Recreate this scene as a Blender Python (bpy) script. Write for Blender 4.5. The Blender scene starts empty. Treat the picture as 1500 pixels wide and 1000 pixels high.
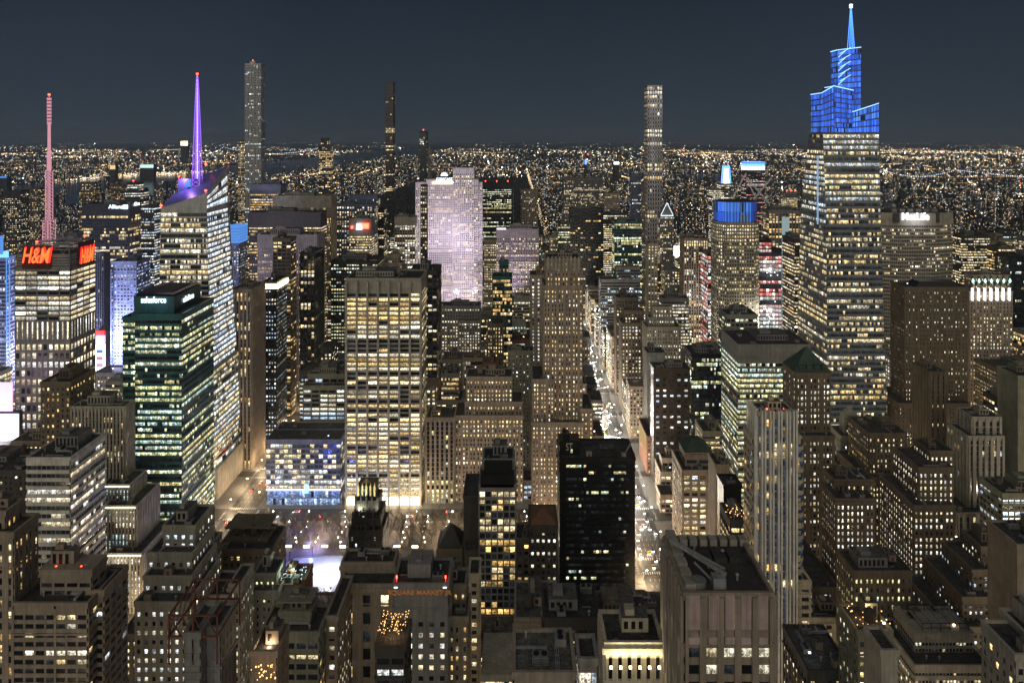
import bpy, math, random
import numpy as np
from mathutils import Vector, Matrix
sc = bpy.context.scene
COL = sc.collection
R = math.radians
# ------------------------------------------------------------------ camera, sky, exposure
F, HC, VX, VY = 1131.0, 300.0, 757.0, 202.0      # focal length in photo pixels, eye height in metres, vanishing point
cd = bpy.data.cameras.new("camera"); cam = bpy.data.objects.new("camera", cd); COL.objects.link(cam)
cam.location = (0, 0, HC); cam.rotation_euler = (R(90), 0, 0)
cd.sensor_width = 36; cd.lens = 36 * F / 1500
cd.shift_x = (750 - VX) / 1500; cd.shift_y = -(500 - VY) / 1500
cd.clip_start = 1; cd.clip_end = 90000
sc.camera = cam
w = bpy.data.worlds.new("World"); sc.world = w; w.use_nodes = True
nt = w.node_tree; bg = nt.nodes['Background']
tc = nt.nodes.new('ShaderNodeTexCoord'); sp = nt.nodes.new('ShaderNodeSeparateXYZ'); cr = nt.nodes.new('ShaderNodeValToRGB')
nt.links.new(tc.outputs['Generated'], sp.inputs[0]); nt.links.new(sp.outputs['Z'], cr.inputs[0])
cr.color_ramp.elements[0].position = 0.0; cr.color_ramp.elements[0].color = (0.027, 0.037, 0.050, 1)
cr.color_ramp.elements[1].position = 0.20; cr.color_ramp.elements[1].color = (0.0115, 0.0175, 0.0285, 1)
e = cr.color_ramp.elements.new(0.05); e.color = (0.023, 0.0325, 0.0455, 1)
nz = nt.nodes.new('ShaderNodeTexNoise'); nz.inputs['Scale'].default_value = 2.2; nz.inputs['Detail'].default_value = 3
nt.links.new(tc.outputs['Generated'], nz.inputs['Vector'])
mr = nt.nodes.new('ShaderNodeMapRange'); mr.inputs[3].default_value = 0.68; mr.inputs[4].default_value = 1.32
nt.links.new(nz.outputs['Fac'], mr.inputs[0])
mm = nt.nodes.new('ShaderNodeVectorMath'); mm.operation = 'SCALE'
nt.links.new(cr.outputs[0], mm.inputs[0]); nt.links.new(mr.outputs[0], mm.inputs['Scale'])
nt.links.new(mm.outputs[0], bg.inputs['Color']); bg.inputs['Strength'].default_value = 1.0
sl = bpy.data.lights.new("city_glow_fill", 'SUN'); sun = bpy.data.objects.new("city_glow_fill", sl); COL.objects.link(sun)  # soft sun lamp added as even fill on the facades
sl.energy = 0.76; sl.angle = R(70); sl.color = (1.0, 0.93, 0.73)
sun.rotation_euler = (R(62), 0, R(-8))
sc.view_settings.view_transform = 'Standard'; sc.view_settings.look = 'None'
sc.view_settings.exposure = 0.22; sc.view_settings.gamma = 1
c = sc.cycles
c.max_bounces = 4; c.diffuse_bounces = 2; c.glossy_bounces = 2; c.transmission_bounces = 2; c.transparent_max_bounces = 4
c.sample_clamp_indirect = 2.0; c.caustics_reflective = False; c.caustics_refractive = False
c.use_denoising = True
try: c.denoiser = 'OPENIMAGEDENOISE'
except Exception: pass
c.use_adaptive_sampling = True; c.adaptive_threshold = 0.02
RNG = np.random.default_rng(7); rnd = random.Random(11)
def PX(x, Y): return (x - VX) / F * Y
def PZ(y, Y): return HC - (y - VY) / F * Y
# ------------------------------------------------------------------ materials
def mat(name, col, rough=0.8, metal=0.0, var=0.25, scale=0.15, emit=None, es=1.0, spec=0.4, sample=False):
    m = bpy.data.materials.new(name); m.use_nodes = True
    n = m.node_tree; b = n.nodes['Principled BSDF']
    b.inputs['Roughness'].default_value = rough; b.inputs['Metallic'].default_value = metal
    b.inputs['Specular IOR Level'].default_value = spec
    if var:
        g = n.nodes.new('ShaderNodeNewGeometry'); t = n.nodes.new('ShaderNodeTexNoise'); t.inputs['Scale'].default_value = scale
        t.inputs['Detail'].default_value = 6; t.inputs['Roughness'].default_value = .65
        n.links.new(g.outputs['Position'], t.inputs['Vector'])
        mp = n.nodes.new('ShaderNodeMapRange'); mp.inputs[1].default_value = .3; mp.inputs[2].default_value = .7
        mp.inputs[3].default_value = 1 - var; mp.inputs[4].default_value = 1 + var
        n.links.new(t.outputs['Fac'], mp.inputs[0])
        sc_ = n.nodes.new('ShaderNodeVectorMath'); sc_.operation = 'MULTIPLY'; sc_.inputs[1].default_value = (1.1, 1.1, .07); n.links.new(g.outputs['Position'], sc_.inputs[0])
        t3 = n.nodes.new('ShaderNodeTexNoise'); t3.inputs['Scale'].default_value = .9; t3.inputs['Detail'].default_value = 5; n.links.new(sc_.outputs[0], t3.inputs['Vector'])
        m3 = n.nodes.new('ShaderNodeMapRange'); m3.inputs[1].default_value = .3; m3.inputs[2].default_value = .7; m3.inputs[3].default_value = 1 - var * .9; m3.inputs[4].default_value = 1 + var * .7; n.links.new(t3.outputs['Fac'], m3.inputs[0])
        mx_ = n.nodes.new('ShaderNodeMath'); mx_.operation = 'MULTIPLY'; n.links.new(mp.outputs[0], mx_.inputs[0]); n.links.new(m3.outputs[0], mx_.inputs[1])
        v = n.nodes.new('ShaderNodeVectorMath'); v.operation = 'SCALE'; v.inputs[0].default_value = col[:3]
        n.links.new(mx_.outputs[0], v.inputs['Scale']); n.links.new(v.outputs[0], b.inputs['Base Color'])
    else: b.inputs['Base Color'].default_value = (*col[:3], 1)
    if emit:
        b.inputs['Emission Color'].default_value = (*emit, 1); b.inputs['Emission Strength'].default_value = es
    m.cycles.emission_sampling = 'AUTO' if sample else 'NONE'
    return m
W = {
 'lime': mat('limestone', (.34, .312, .262)), 'tan': mat('tan_brick', (.29, .235, .185)), 'brown': mat('brown_brick', (.14, .11, .078)),
 'brick': mat('red_brick', (.19, .09, .055)), 'white': mat('pale_concrete', (.52, .5, .46)), 'grey': mat('grey_concrete', (.21, .205, .2)),
 'dark': mat('dark_stone', (.055, .05, .046)), 'black': mat('black_metal', (.012, .012, .013), .35), 'teal': mat('teal_glass_frame', (.03, .115, .12), .3),
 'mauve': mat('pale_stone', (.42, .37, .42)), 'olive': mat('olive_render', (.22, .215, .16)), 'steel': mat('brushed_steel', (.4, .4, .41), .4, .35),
 'bronze': mat('bronze_metal', (.05, .038, .03), .35), 'blue': mat('blue_grey_panels', (.12, .14, .24), .4), 'cream': mat('cream_terracotta', (.5, .44, .33)),
 'rust': mat('rusty_steel', (.16, .05, .03), .7), 'copper': mat('green_copper', (.05, .078, .06), .7), 'roofdark': mat('roof_tar', (.05, .047, .045), .8, var=.75, scale=.22),
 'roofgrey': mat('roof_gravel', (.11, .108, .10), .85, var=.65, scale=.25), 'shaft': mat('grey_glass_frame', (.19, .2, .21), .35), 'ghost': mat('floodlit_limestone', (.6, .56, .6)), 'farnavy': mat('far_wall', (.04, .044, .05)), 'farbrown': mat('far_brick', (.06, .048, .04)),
 'redclad': mat('red_netting', (.45, .12, .09)),
}
def emat(name, col, s, sample=False):
    m = mat(name, (.02, .02, .02), .5, var=0, emit=col, es=s, sample=sample); return m
E = {'red': emat('red_glow', (1, .06, .03), 9), 'warm': emat('warm_glow', (1, .75, .4), 8), 'cool': emat('cool_glow', (.72, .88, 1), 3),
     'blue': emat('blue_glow', (.08, .25, 1), 3.2), 'paleblue': emat('pale_blue_glow', (.28, .58, 1), 2), 'purple': emat('purple_glow', (.5, .2, 1), 3),
     'pink': emat('pink_glow', (1, .45, .55), .6), 'white': emat('white_glow', (.95, .95, 1), 2.6), 'hm': emat('red_sign_glow', (1, .03, .015), 1.6), 'hmc': emat('orange_sign_glow', (1, .20, .04), 1.3), 'screen': emat('white_screen', (.95, .9, 1), 2.4, True),
     'pscreen': emat('pink_screen', (1, .35, .75), 2.2, True), 'violet': emat('violet_glow', (.42, .2, 1), 1.6), 'cyan': emat('cyan_glow', (.10, .36, 1), .7)}
def window_mat():
    m = bpy.data.materials.new('window_glass'); m.use_nodes = True; n = m.node_tree; L = n.links; b = n.nodes['Principled BSDF']
    b.inputs['Base Color'].default_value = (.012, .014, .017, 1); b.inputs['Roughness'].default_value = .12; b.inputs['Specular IOR Level'].default_value = .55
    a = n.nodes.new('ShaderNodeAttribute'); a.attribute_name = 'lit'
    g = n.nodes.new('ShaderNodeNewGeometry'); t = n.nodes.new('ShaderNodeTexNoise'); t.inputs['Scale'].default_value = .75; t.inputs['Detail'].default_value = 3; t.inputs['Roughness'].default_value = .6
    L.new(g.outputs['Position'], t.inputs['Vector'])
    mp = n.nodes.new('ShaderNodeMapRange'); mp.inputs[1].default_value = .38; mp.inputs[2].default_value = .64; mp.inputs[3].default_value = .22; mp.inputs[4].default_value = 1.45
    L.new(t.outputs['Fac'], mp.inputs[0])
    uv = n.nodes.new('ShaderNodeUVMap'); uv.uv_map = 'UVMap'; s = n.nodes.new('ShaderNodeSeparateXYZ'); L.new(uv.outputs[0], s.inputs[0])
    ce = n.nodes.new('ShaderNodeMapRange'); ce.inputs[1].default_value = .45; ce.inputs[2].default_value = .85; ce.inputs[3].default_value = .75; ce.inputs[4].default_value = 1.25
    L.new(s.outputs['Y'], ce.inputs[0])
    def M(op, a_, b_=None, c_=None):
        k = n.nodes.new('ShaderNodeMath'); k.operation = op
        for i_, v_ in enumerate((a_, b_, c_)):
            if v_ is None: continue
            if isinstance(v_, (int, float)): k.inputs[i_].default_value = v_
            else: L.new(v_, k.inputs[i_])
        return k.outputs[0]
    X, V, A = s.outputs['X'], s.outputs['Y'], a.outputs['Alpha']
    mull = M('ADD', M('MULTIPLY', M('GREATER_THAN', M('FRACT', M('DIVIDE', M('ADD', X, 1.4), 1.5)), .09), .75), .25)     # window mullions
    blind = M('SUBTRACT', 1.0, M('MULTIPLY', M('GREATER_THAN', V, M('SUBTRACT', 1.12, M('MULTIPLY', A, .8))), M('ADD', .15, M('MULTIPLY', M('FRACT', M('MULTIPLY', A, 7.3)), .5))))
    t2 = n.nodes.new('ShaderNodeTexNoise'); t2.inputs['Scale'].default_value = 2.1; t2.inputs['Detail'].default_value = 2; L.new(g.outputs['Position'], t2.inputs['Vector'])
    furn = M('SUBTRACT', 1.0, M('MULTIPLY', M('MULTIPLY', M('LESS_THAN', V, .42), M('GREATER_THAN', t2.outputs['Fac'], .5)), .7))
    mu0 = M('MULTIPLY', M('MULTIPLY', mp.outputs[0], ce.outputs[0]), M('MULTIPLY', mull, M('MULTIPLY', blind, furn)))
    mu = type('o', (), {'outputs': [mu0]})()
    L.new(a.outputs['Color'], b.inputs['Emission Color']); L.new(mu.outputs[0], b.inputs['Emission Strength'])
    m.cycles.emission_sampling = 'NONE'
    return m
WM = window_mat()
def screen_mat(name, cols, scale, s):
    m = bpy.data.materials.new(name); m.use_nodes = True; n = m.node_tree; b = n.nodes['Principled BSDF']; g = n.nodes.new('ShaderNodeNewGeometry'); t = n.nodes.new('ShaderNodeTexVoronoi'); t.inputs['Scale'].default_value = scale
    t2 = n.nodes.new('ShaderNodeTexNoise'); t2.inputs['Scale'].default_value = scale * .8; n.links.new(g.outputs['Position'], t2.inputs['Vector']); n.links.new(t2.outputs['Color'], t.inputs['Vector'])
    r_ = n.nodes.new('ShaderNodeValToRGB'); n.links.new(t.outputs['Distance'], r_.inputs[0])
    for i_, c_ in enumerate(cols):
        el = r_.color_ramp.elements[i_] if i_ < 2 else r_.color_ramp.elements.new(.5)
        el.position = .06 + .4 * i_ / (len(cols) - 1); el.color = (*c_, 1)
    n.links.new(r_.outputs[0], b.inputs['Emission Color']); b.inputs['Emission Strength'].default_value = s; m.cycles.emission_sampling = 'AUTO'; return m
WF = bpy.data.materials.new('lit_glass'); WF.use_nodes = True; _n = WF.node_tree; _a = _n.nodes.new('ShaderNodeAttribute'); _a.attribute_name = 'lit'; _b = _n.nodes['Principled BSDF']
_b.inputs['Base Color'].default_value = (.02, .03, .08, 1); _b.inputs['Roughness'].default_value = .15; _n.links.new(_a.outputs['Color'], _b.inputs['Emission Color']); _b.inputs['Emission Strength'].default_value = 1; WF.cycles.emission_sampling = 'NONE'
# ------------------------------------------------------------------ mesh helpers
def quad_mesh(name, q, mats, midx=None, lit=None, uv=False):
    q = np.asarray(q, dtype=np.float32).reshape(-1, 4, 3); n = len(q)
    me = bpy.data.meshes.new(name)
    me.vertices.add(n * 4); me.vertices.foreach_set('co', q.ravel())
    me.loops.add(n * 4); me.loops.foreach_set('vertex_index', np.arange(n * 4, dtype=np.int32))
    me.polygons.add(n); me.polygons.foreach_set('loop_start', np.arange(0, n * 4, 4, dtype=np.int32))
    if midx is not None: me.polygons.foreach_set('material_index', np.asarray(midx, dtype=np.int32))
    if uv:
        l = me.uv_layers.new(name='UVMap'); u_ = np.tile(np.array([0, 0, 1, 0, 1, 1, 0, 1], dtype=np.float32), (n, 1)); wd_ = np.linalg.norm(q[:, 1] - q[:, 0], axis=1)
        u_[:, 2] = wd_; u_[:, 4] = wd_; l.data.foreach_set('uv', u_.ravel())
    if lit is not None:
        a = me.attributes.new('lit', 'FLOAT_COLOR', 'FACE')
        l4 = np.ones((n, 4), dtype=np.float32); l4[:, :3] = lit; l4[:, 3] = np.random.default_rng(n).random(n); a.data.foreach_set('color', l4.ravel())
    me.update(calc_edges=True)
    for m in mats: me.materials.append(m)
    return me
def link(name, me, parent=None, loc=None):
    o = bpy.data.objects.new(name, me); COL.objects.link(o)
    if parent is not None: o.parent = parent
    if loc is not None: o.location = loc
    return o
def root(name, label, cat, loc, group=None, kind=None):
    o = bpy.data.objects.new(name, None); COL.objects.link(o); o.location = loc; o.empty_display_size = 1
    o['label'] = label; o['category'] = cat
    if group: o['group'] = group
    if kind: o['kind'] = kind
    return o
def tag(o, label=None, cat=None, group=None, kind=None):
    if label: o['label'] = label
    if cat: o['category'] = cat
    if group: o['group'] = group
    if kind: o['kind'] = kind
    return o
def boxq(x0, x1, y0, y1, z0, z1, bottom=False):
    v = lambda x, y, z: (x, y, z)
    q = [[v(x0, y0, z0), v(x1, y0, z0), v(x1, y0, z1), v(x0, y0, z1)], [v(x1, y0, z0), v(x1, y1, z0), v(x1, y1, z1), v(x1, y0, z1)],
         [v(x1, y1, z0), v(x0, y1, z0), v(x0, y1, z1), v(x1, y1, z1)], [v(x0, y1, z0), v(x0, y0, z0), v(x0, y0, z1), v(x0, y1, z1)],
         [v(x0, y0, z1), v(x1, y0, z1), v(x1, y1, z1), v(x0, y1, z1)]]
    if bottom: q.append([v(x0, y1, z0), v(x1, y1, z0), v(x1, y0, z0), v(x0, y0, z0)])
    return q
def barq(a, b, t):
    """a square bar from a to b, half thickness t"""
    a = np.array(a, float); b = np.array(b, float); d = b - a; d /= np.linalg.norm(d)
    u = np.cross(d, (0, 0, 1) if abs(d[2]) < .9 else (1, 0, 0)); u /= np.linalg.norm(u); v = np.cross(d, u)
    k = [(-1, -1), (1, -1), (1, 1), (-1, 1)]
    A = [a + t * (i * u + j * v) for i, j in k]; B = [b + t * (i * u + j * v) for i, j in k]
    q = [[A[i], A[(i + 1) % 4], B[(i + 1) % 4], B[i]] for i in range(4)]
    return q + [[A[3], A[2], A[1], A[0]], [B[0], B[1], B[2], B[3]]]
def cylq(cx, cy, z0, z1, r0, r1=None, n=10, cap=True):
    r1 = r0 if r1 is None else r1; q = []
    for i in range(n):
        a, b = 2 * math.pi * i / n, 2 * math.pi * (i + 1) / n
        p = lambda t, r, z: (cx + r * math.cos(t), cy + r * math.sin(t), z)
        q.append([p(a, r0, z0), p(b, r0, z0), p(b, r1, z1), p(a, r1, z1)])
        if cap and r1 > .01: q.append([p(a, r1, z1), p(b, r1, z1), (cx, cy, z1), (cx, cy, z1)])
    return q
def Pm(c, s, t):
    s = s[..., None]; t = t[..., None]
    return c[0] * (1 - s) * (1 - t) + c[1] * s * (1 - t) + c[2] * s * t + c[3] * (1 - s) * t
class Acc:
    def __init__(s): s.w = []; s.m = []; s.q = []; s.l = []
    def wall(s, q, m=0):
        q = np.asarray(q, dtype=float).reshape(-1, 4, 3); s.w.append(q); s.m.append(np.full(len(q), m))
    def win(s, q, l): s.q.append(q); s.l.append(l)
def rect_on(c, n, s0, s1, t0, t1, off):
    o = n * off
    return np.stack([Pm(c, s0, t0), Pm(c, s1, t0), Pm(c, s1, t1), Pm(c, s0, t1)], axis=1) + o
def box_on(acc, c, n, s0, s1, t0, t1, off, m):
    s0, s1, t0, t1 = np.broadcast_arrays(*[np.atleast_1d(np.asarray(v, float)) for v in (s0, s1, t0, t1)])
    f = rect_on(c, n, s0, s1, t0, t1, off); b = rect_on(c, n, s0, s1, t0, t1, 0)
    acc.wall(f, m)
    for i in range(4):
        j = (i + 1) % 4
        acc.wall(np.stack([b[:, i], b[:, j], f[:, j], f[:, i]], axis=1), m)
PAL = {'warm': [(1, .74, .35), (1, .8, .46), (1, .85, .56), (1, .69, .28), (1, .92, .72)], 'mix': [(1, .78, .42), (1, .86, .6), (.9, .95, .92), (1, .7, .3), (.95, .86, .42), (.75, .88, 1)],
       'cool': [(.8, .9, 1), (.9, .95, .95), (.6, .78, 1), (1, .88, .66)], 'green': [(.95, .9, .42), (.85, .9, .5), (1, .82, .4), (.65, .9, .8), (.9, .95, .7)], 'amber': [(1, .6, .2), (1, .68, .28), (1, .8, .45)],
       'white': [(1, .9, .68), (.96, .95, .88), (1, .8, .48), (1, .86, .6)], 'blue': [(.25, .42, 1), (.4, .6, 1), (.6, .75, 1), (.8, .8, .9)], 'vivid': [(.045, .17, 1), (.03, .12, .75), (.08, .26, 1)],
       'red': [(1, .25, .2), (1, .75, .7), (1, .9, .85), (.9, .95, .9), (1, .35, .3)], 'ribbed': [(.6, .85, .9), (.85, .95, 1), (1, .9, .7), (1, .95, .85)]}
def litmap(nr, nc, st, rng):
    p, full, dark, run = min(1, st.get('p', .3) * 1.18 + .02 * (st.get('p', .3) > .03)), st.get('full', .12), st.get('dkf', .25), max(1, st.get('run', 3))
    pal = np.array(PAL[st.get('tone', 'mix')]); br = st.get('br', 1.0)
    u = rng.random(nr); fp = np.where(u < full, .94, np.where(u < full + dark, .04, p * rng.uniform(.5, 1.5, nr)))
    if nr > 6 and st.get('shop', True): fp[0] = .9
    for fl in st.get('lit_floors', []):
        if -nr <= fl < nr: fp[fl] = 1.0
    nrun = int(math.ceil(nc / run)) + 1
    base = np.repeat(rng.random((nr, nrun)), run, axis=1)[:, :nc]
    on = np.where(rng.random((nr, nc)) < .68, base, rng.random((nr, nc))) < fp[:, None]
    on &= rng.random((nr, nc)) < np.where(fp > .9, .985, .9)[:, None]
    fi = rng.integers(0, len(pal), nr); ci = np.where(rng.random((nr, nc)) < .78, fi[:, None], rng.integers(0, len(pal), (nr, nc)))
    col = pal[ci]; s = np.exp(rng.normal(.2, .5, (nr, nc))) * rng.uniform(.75, 1.2, nr)[:, None] * br
    if st.get('flat'): s = br * rng.uniform(.35, 1.1, (1, nc)) * rng.uniform(.6, 1.1, (nr, 1))
    dim = rng.random((nr, nc)) ** 3 * .05
    return np.where(on[..., None], col * s[..., None], np.array([.55, .6, .75]) * dim[..., None] + np.array(st.get('tint', (0, 0, 0))) * rng.uniform(.5, 1.4, (nr, nc, 1)))  # unlit panes are given a faint coloured glow too
def facade(acc, c, st, rng, relief=True, solid=False, m=0, crown=None):
    c = np.asarray(c, float); Wd = (np.linalg.norm(c[1] - c[0]) + np.linalg.norm(c[2] - c[3])) / 2; Hh = np.linalg.norm(c[3] - c[0])
    if Wd < .5 or Hh < .5: return
    n = np.cross(c[1] - c[0], c[3] - c[0]); n /= np.linalg.norm(n)
    acc.wall(c[None], m)
    if solid or st.get('blank'): return
    fh, bw, ww, wh = st['fh'], st['bw'], st['ww'], st['wh']
    top = st.get('top', 2.5); em = st.get('em', 0.0)
    hh = Hh - top
    if hh < fh * .8 or Wd < bw * .8: return
    s0_, s1_ = em / Wd, 1 - em / Wd
    nc = max(1, int(round((Wd - 2 * em) / bw))); nr = max(1, int(round(hh / fh))); tt = hh / Hh
    ds = (s1_ - s0_) / nc; dt = tt / nr; T0 = 1 - tt - dt * nr + dt * nr - (1 - tt) if False else 0.0
    g = st.get('g', 0); gap = st.get('gap', 0.0)
    I, J = np.meshgrid(np.arange(nc), np.arange(nr))
    a0 = s0_ + (I + (1 - ww) / 2) * ds; a1 = a0 + ww * ds
    sill = (1 - wh) * .55
    b0 = (J + sill) * dt; b1 = b0 + wh * dt
    lit = litmap(nr, nc, st, rng)
    keep = np.ones((nr, nc), bool)
    for (f0, f1) in st.get('blank_rows', []):
        keep[(J / nr >= f0) & (J / nr < f1)] = False
    if st.get('cols'):
        keep &= ~np.isin(I, [int(k * nc) for k in st['cols']])
    k = keep.ravel()
    acc.win(rect_on(c, n, a0.ravel()[k], a1.ravel()[k], b0.ravel()[k], b1.ravel()[k], st.get('woff', .04)), lit.reshape(-1, 3)[k])
    if relief:
        pd, sd = st.get('pd', .35), st.get('sd', .22)
        if pd > 0 and nc > 1:
            i = np.arange(0, nc + 1)
            hw = np.full(nc + 1, (1 - ww) * ds / 2)
            if g:
                hw = np.where(i % g == 0, hw * st.get('gw', 1.6), hw)
            x0 = np.clip(s0_ + i * ds - hw, 0, 1); x1 = np.clip(s0_ + i * ds + hw, 0, 1)
            if st.get('every'):
                sel = i % st['every'] == 0; x0, x1 = x0[sel], x1[sel]
            box_on(acc, c, n, x0, x1, 0, 1, pd, m)
        if sd > 0:
            j = np.arange(0, nr + 1); y0 = np.clip((j - (1 - sill - wh)) * dt, 0, 1); y1 = np.where(j == nr, 1.0, (j + sill) * dt); y1 = np.clip(y1, 0, 1)
            box_on(acc, c, n, 0, 1, y0, y1, sd, m)
S = {
 'punch': dict(fh=3.7, bw=3.3, ww=.46, wh=.5, pd=.3, sd=.22, run=1, p=.32, full=.08, dkf=.2, tone='warm'),
 'pair': dict(fh=3.8, bw=2.7, ww=.52, wh=.52, pd=.35, sd=.22, g=2, gw=1.7, run=1, p=.4, full=.12, dkf=.22, tone='warm'),
 'band': dict(fh=3.9, bw=1.6, ww=.96, wh=.5, pd=.05, sd=.4, run=6, p=.45, full=.2, dkf=.2),
 'frame': dict(fh=3.75, bw=8.4, ww=.91, wh=.62, pd=.55, sd=.45, run=1, p=.62, full=.28, dkf=.2, tone='warm'),
 'pier': dict(fh=3.8, bw=3.0, ww=.5, wh=.72, pd=.9, sd=.12, run=2, p=.2, full=.06, dkf=.25),
 'fin': dict(fh=3.8, bw=1.8, ww=.5, wh=.75, pd=.7, sd=.1, run=3, p=.25, full=.1, dkf=.3),
 'glass': dict(fh=4.0, bw=1.55, ww=.92, wh=.7, pd=.1, sd=.16, run=5, p=.38, full=.14, dkf=.3, tone='mix'),
 'wide': dict(fh=4.0, bw=4.2, ww=.82, wh=.55, pd=.3, sd=.35, run=2, p=.4, full=.12, dkf=.2),
 'big': dict(fh=4.2, bw=5.5, ww=.55, wh=.5, pd=.25, sd=.2, run=1, p=.5, full=.1, dkf=.15),
}
def sty(base, **k):
    d = dict(S[base]); d.update(k); return d
# roof equipment prototypes (shared meshes)
def tank_mesh():
    q = []; m = []
    b = cylq(0, 0, 2.6, 6.2, 1.9, 1.9, 12, False); q += b; m += [0] * len(b)
    b = cylq(0, 0, 6.2, 7.6, 2.05, .02, 12, False); q += b; m += [1] * len(b)
    for x in (-1.3, 1.3):
        for y in (-1.3, 1.3): k = boxq(x - .12, x + .12, y - .12, y + .12, 0, 2.6); q += k; m += [1] * len(k)
    k = boxq(-1.8, 1.8, -1.8, 1.8, 2.35, 2.58, True); q += k; m += [1] * len(k)
    return quad_mesh('water_tank', q, [mat('tank_wood', (.09, .06, .04)), W['dark']], m)
def cool_mesh():
    q = boxq(-2.2, 2.2, -1.6, 1.6, .25, 2.3); m = [0] * len(q)
    for x in (-1.1, 1.1):
        k = cylq(x, 0, 2.3, 2.75, .8, .8, 10); q += k; m += [1] * len(k)
    for x in (-1.9, 1.7): k = boxq(x, x + .2, -1.5, 1.5, 0, .25); q += k; m += [1] * len(k)
    for i in range(5): k = boxq(-2.1, 2.1, -1.66, -1.6, .5 + i * .33, .62 + i * .33); q += k; m += [1] * len(k)
    return quad_mesh('cooling_unit', q, [W['grey'], W['black']], m)
def duct_mesh():
    q = boxq(-4, 4, -.5, .5, .5, 1.4) + boxq(-.5, .5, .5, 3.4, .5, 1.4) + boxq(-3.8, -3.5, -.4, .4, 0, .5) + boxq(3.5, 3.8, -.4, .4, 0, .5)
    return quad_mesh('duct', q, [W['steel']])
def lamp_mesh():
    q = boxq(-.06, .06, -.06, .06, 0, 2.2); m = [0] * len(q)
    k = boxq(-.45, .45, -.3, .3, 2.2, 2.75, True); q += k; m += [1] * len(k)
    return quad_mesh('roof_lamp', q, [W['dark'], E['warm']], m)
def vent_mesh():
    return quad_mesh('vent_pipe', cylq(0, 0, 0, 1.6, .35) + cylq(0, 0, 1.6, 2.0, .6, .15), [W['steel']])
def pipe_mesh():
    q = []
    for y in (-.5, 0, .5): q += barq((-5, y, .5), (5, y, .5), .09)
    for x in (-4.5, -1.5, 1.5, 4.5): q += boxq(x - .08, x + .08, -.6, .6, 0, .42)
    return quad_mesh('pipe_run', q, [W['steel']])
def skylight_mesh():
    q = boxq(-1.6, 1.6, -1, 1, 0, .5); m = [0] * len(q); k = [[(-1.6, -1, .5), (1.6, -1, .5), (1.6, 0, 1.2), (-1.6, 0, 1.2)], [(1.6, 1, .5), (-1.6, 1, .5), (-1.6, 0, 1.2), (1.6, 0, 1.2)]]; q += k; m += [1, 1]
    return quad_mesh('skylight', q, [W['grey'], W['black']], m)
def shed_mesh():
    q = boxq(-1.8, 1.8, -1.5, 1.5, 0, 3.1); m = [0] * 4 + [1]; k = boxq(-.5, .5, -1.56, -1.5, 0, 2.1); q += k; m += [2] * 5
    return quad_mesh('stair_hut', q, [W['tan'], W['roofgrey'], W['rust']], m)
PIPE, SKYL, SHED = pipe_mesh(), skylight_mesh(), shed_mesh()
TANK, COOL, DUCT, LAMP, VENT = tank_mesh(), cool_mesh(), duct_mesh(), lamp_mesh(), vent_mesh()
LAMPC = LAMP.copy(); LAMPC.materials[1] = E['cool']
BEAC = quad_mesh('beacon', boxq(-.1, .1, -.1, .1, 0, 1.5) + boxq(-.7, .7, -.7, .7, 1.5, 2.7, True), [E['red']])
def equip(rt, x0, x1, y0, y1, z, rng, n=5, tank=False, style_w='grey', big=True, lamps=.35, near=True):
    """roof plant as parts of the building; coordinates relative to the building root"""
    w_, d_ = x1 - x0, y1 - y0
    if w_ < 7 or d_ < 6: return
    taken = []
    def free(cx, cy, r):
        return all(abs(cx - a) > r + b or abs(cy - c_) > r + b for a, c_, b in taken)
    if big:
        pw, pd_ = w_ * rng.uniform(.3, .55), d_ * rng.uniform(.35, .6); ph = rng.uniform(3, 6.5)
        px, py = x0 + (w_ - pw) * rng.uniform(.15, .85), y0 + (d_ - pd_) * rng.uniform(.45, .9)
        q = boxq(px, px + pw, py, py + pd_, z, z + ph); m = [0, 0, 0, 0, 1]
        k = boxq(px + pw * .15, px + pw * .5, py + pd_ * .2, py + pd_ * .7, z + ph, z + ph + 1.8); q += k; m += [0] * 5
        for i in range(int(pw / 2.2)):
            k = boxq(px + .7 + i * 2.2, px + 1.9 + i * 2.2, py - .06, py, z + 1, z + ph - 1); q += k; m += [2] * 5
        link('penthouse', quad_mesh('penthouse', q, [W[style_w], W['roofgrey'], W['black']], m), rt)
        taken.append((px + pw / 2, py + pd_ / 2, max(pw, pd_) / 2))
    kinds = [COOL, DUCT, VENT, PIPE, SKYL, SHED, COOL, VENT]
    for i in range(n):
        for _ in range(6):
            cx, cy = rng.uniform(x0 + 3, x1 - 3), rng.uniform(y0 + 2.5, y1 - 2.5)
            if free(cx, cy, 2.3): break
        else: continue
        me = TANK if (tank and i == 0) else kinds[int(rng.integers(0, 8))]
        if me in (DUCT, PIPE) and w_ < 16: me = VENT
        o = link(me.name.split('.')[0], me, rt, (cx, cy, z)); o.rotation_euler.z = rng.choice([0, math.pi / 2]) if me is not TANK else rng.random()
        taken.append((cx, cy, 2.2))
    if rng.random() < lamps:
        cx, cy = rng.uniform(x0 + 2, x1 - 2), rng.uniform(y0 + 1.5, y1 - 1.5)
        if free(cx, cy, .6): link('roof_lamp', LAMP if rng.random() < .5 else LAMPC, rt, (cx, cy, z))
FOOT = []      # footprints and what must stay visible: (X0, X1, Y0, Y1, px0, px1, y_visible_bottom)
LM = []        # landmarks: (px, py, phrase)
NB = [0]
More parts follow.
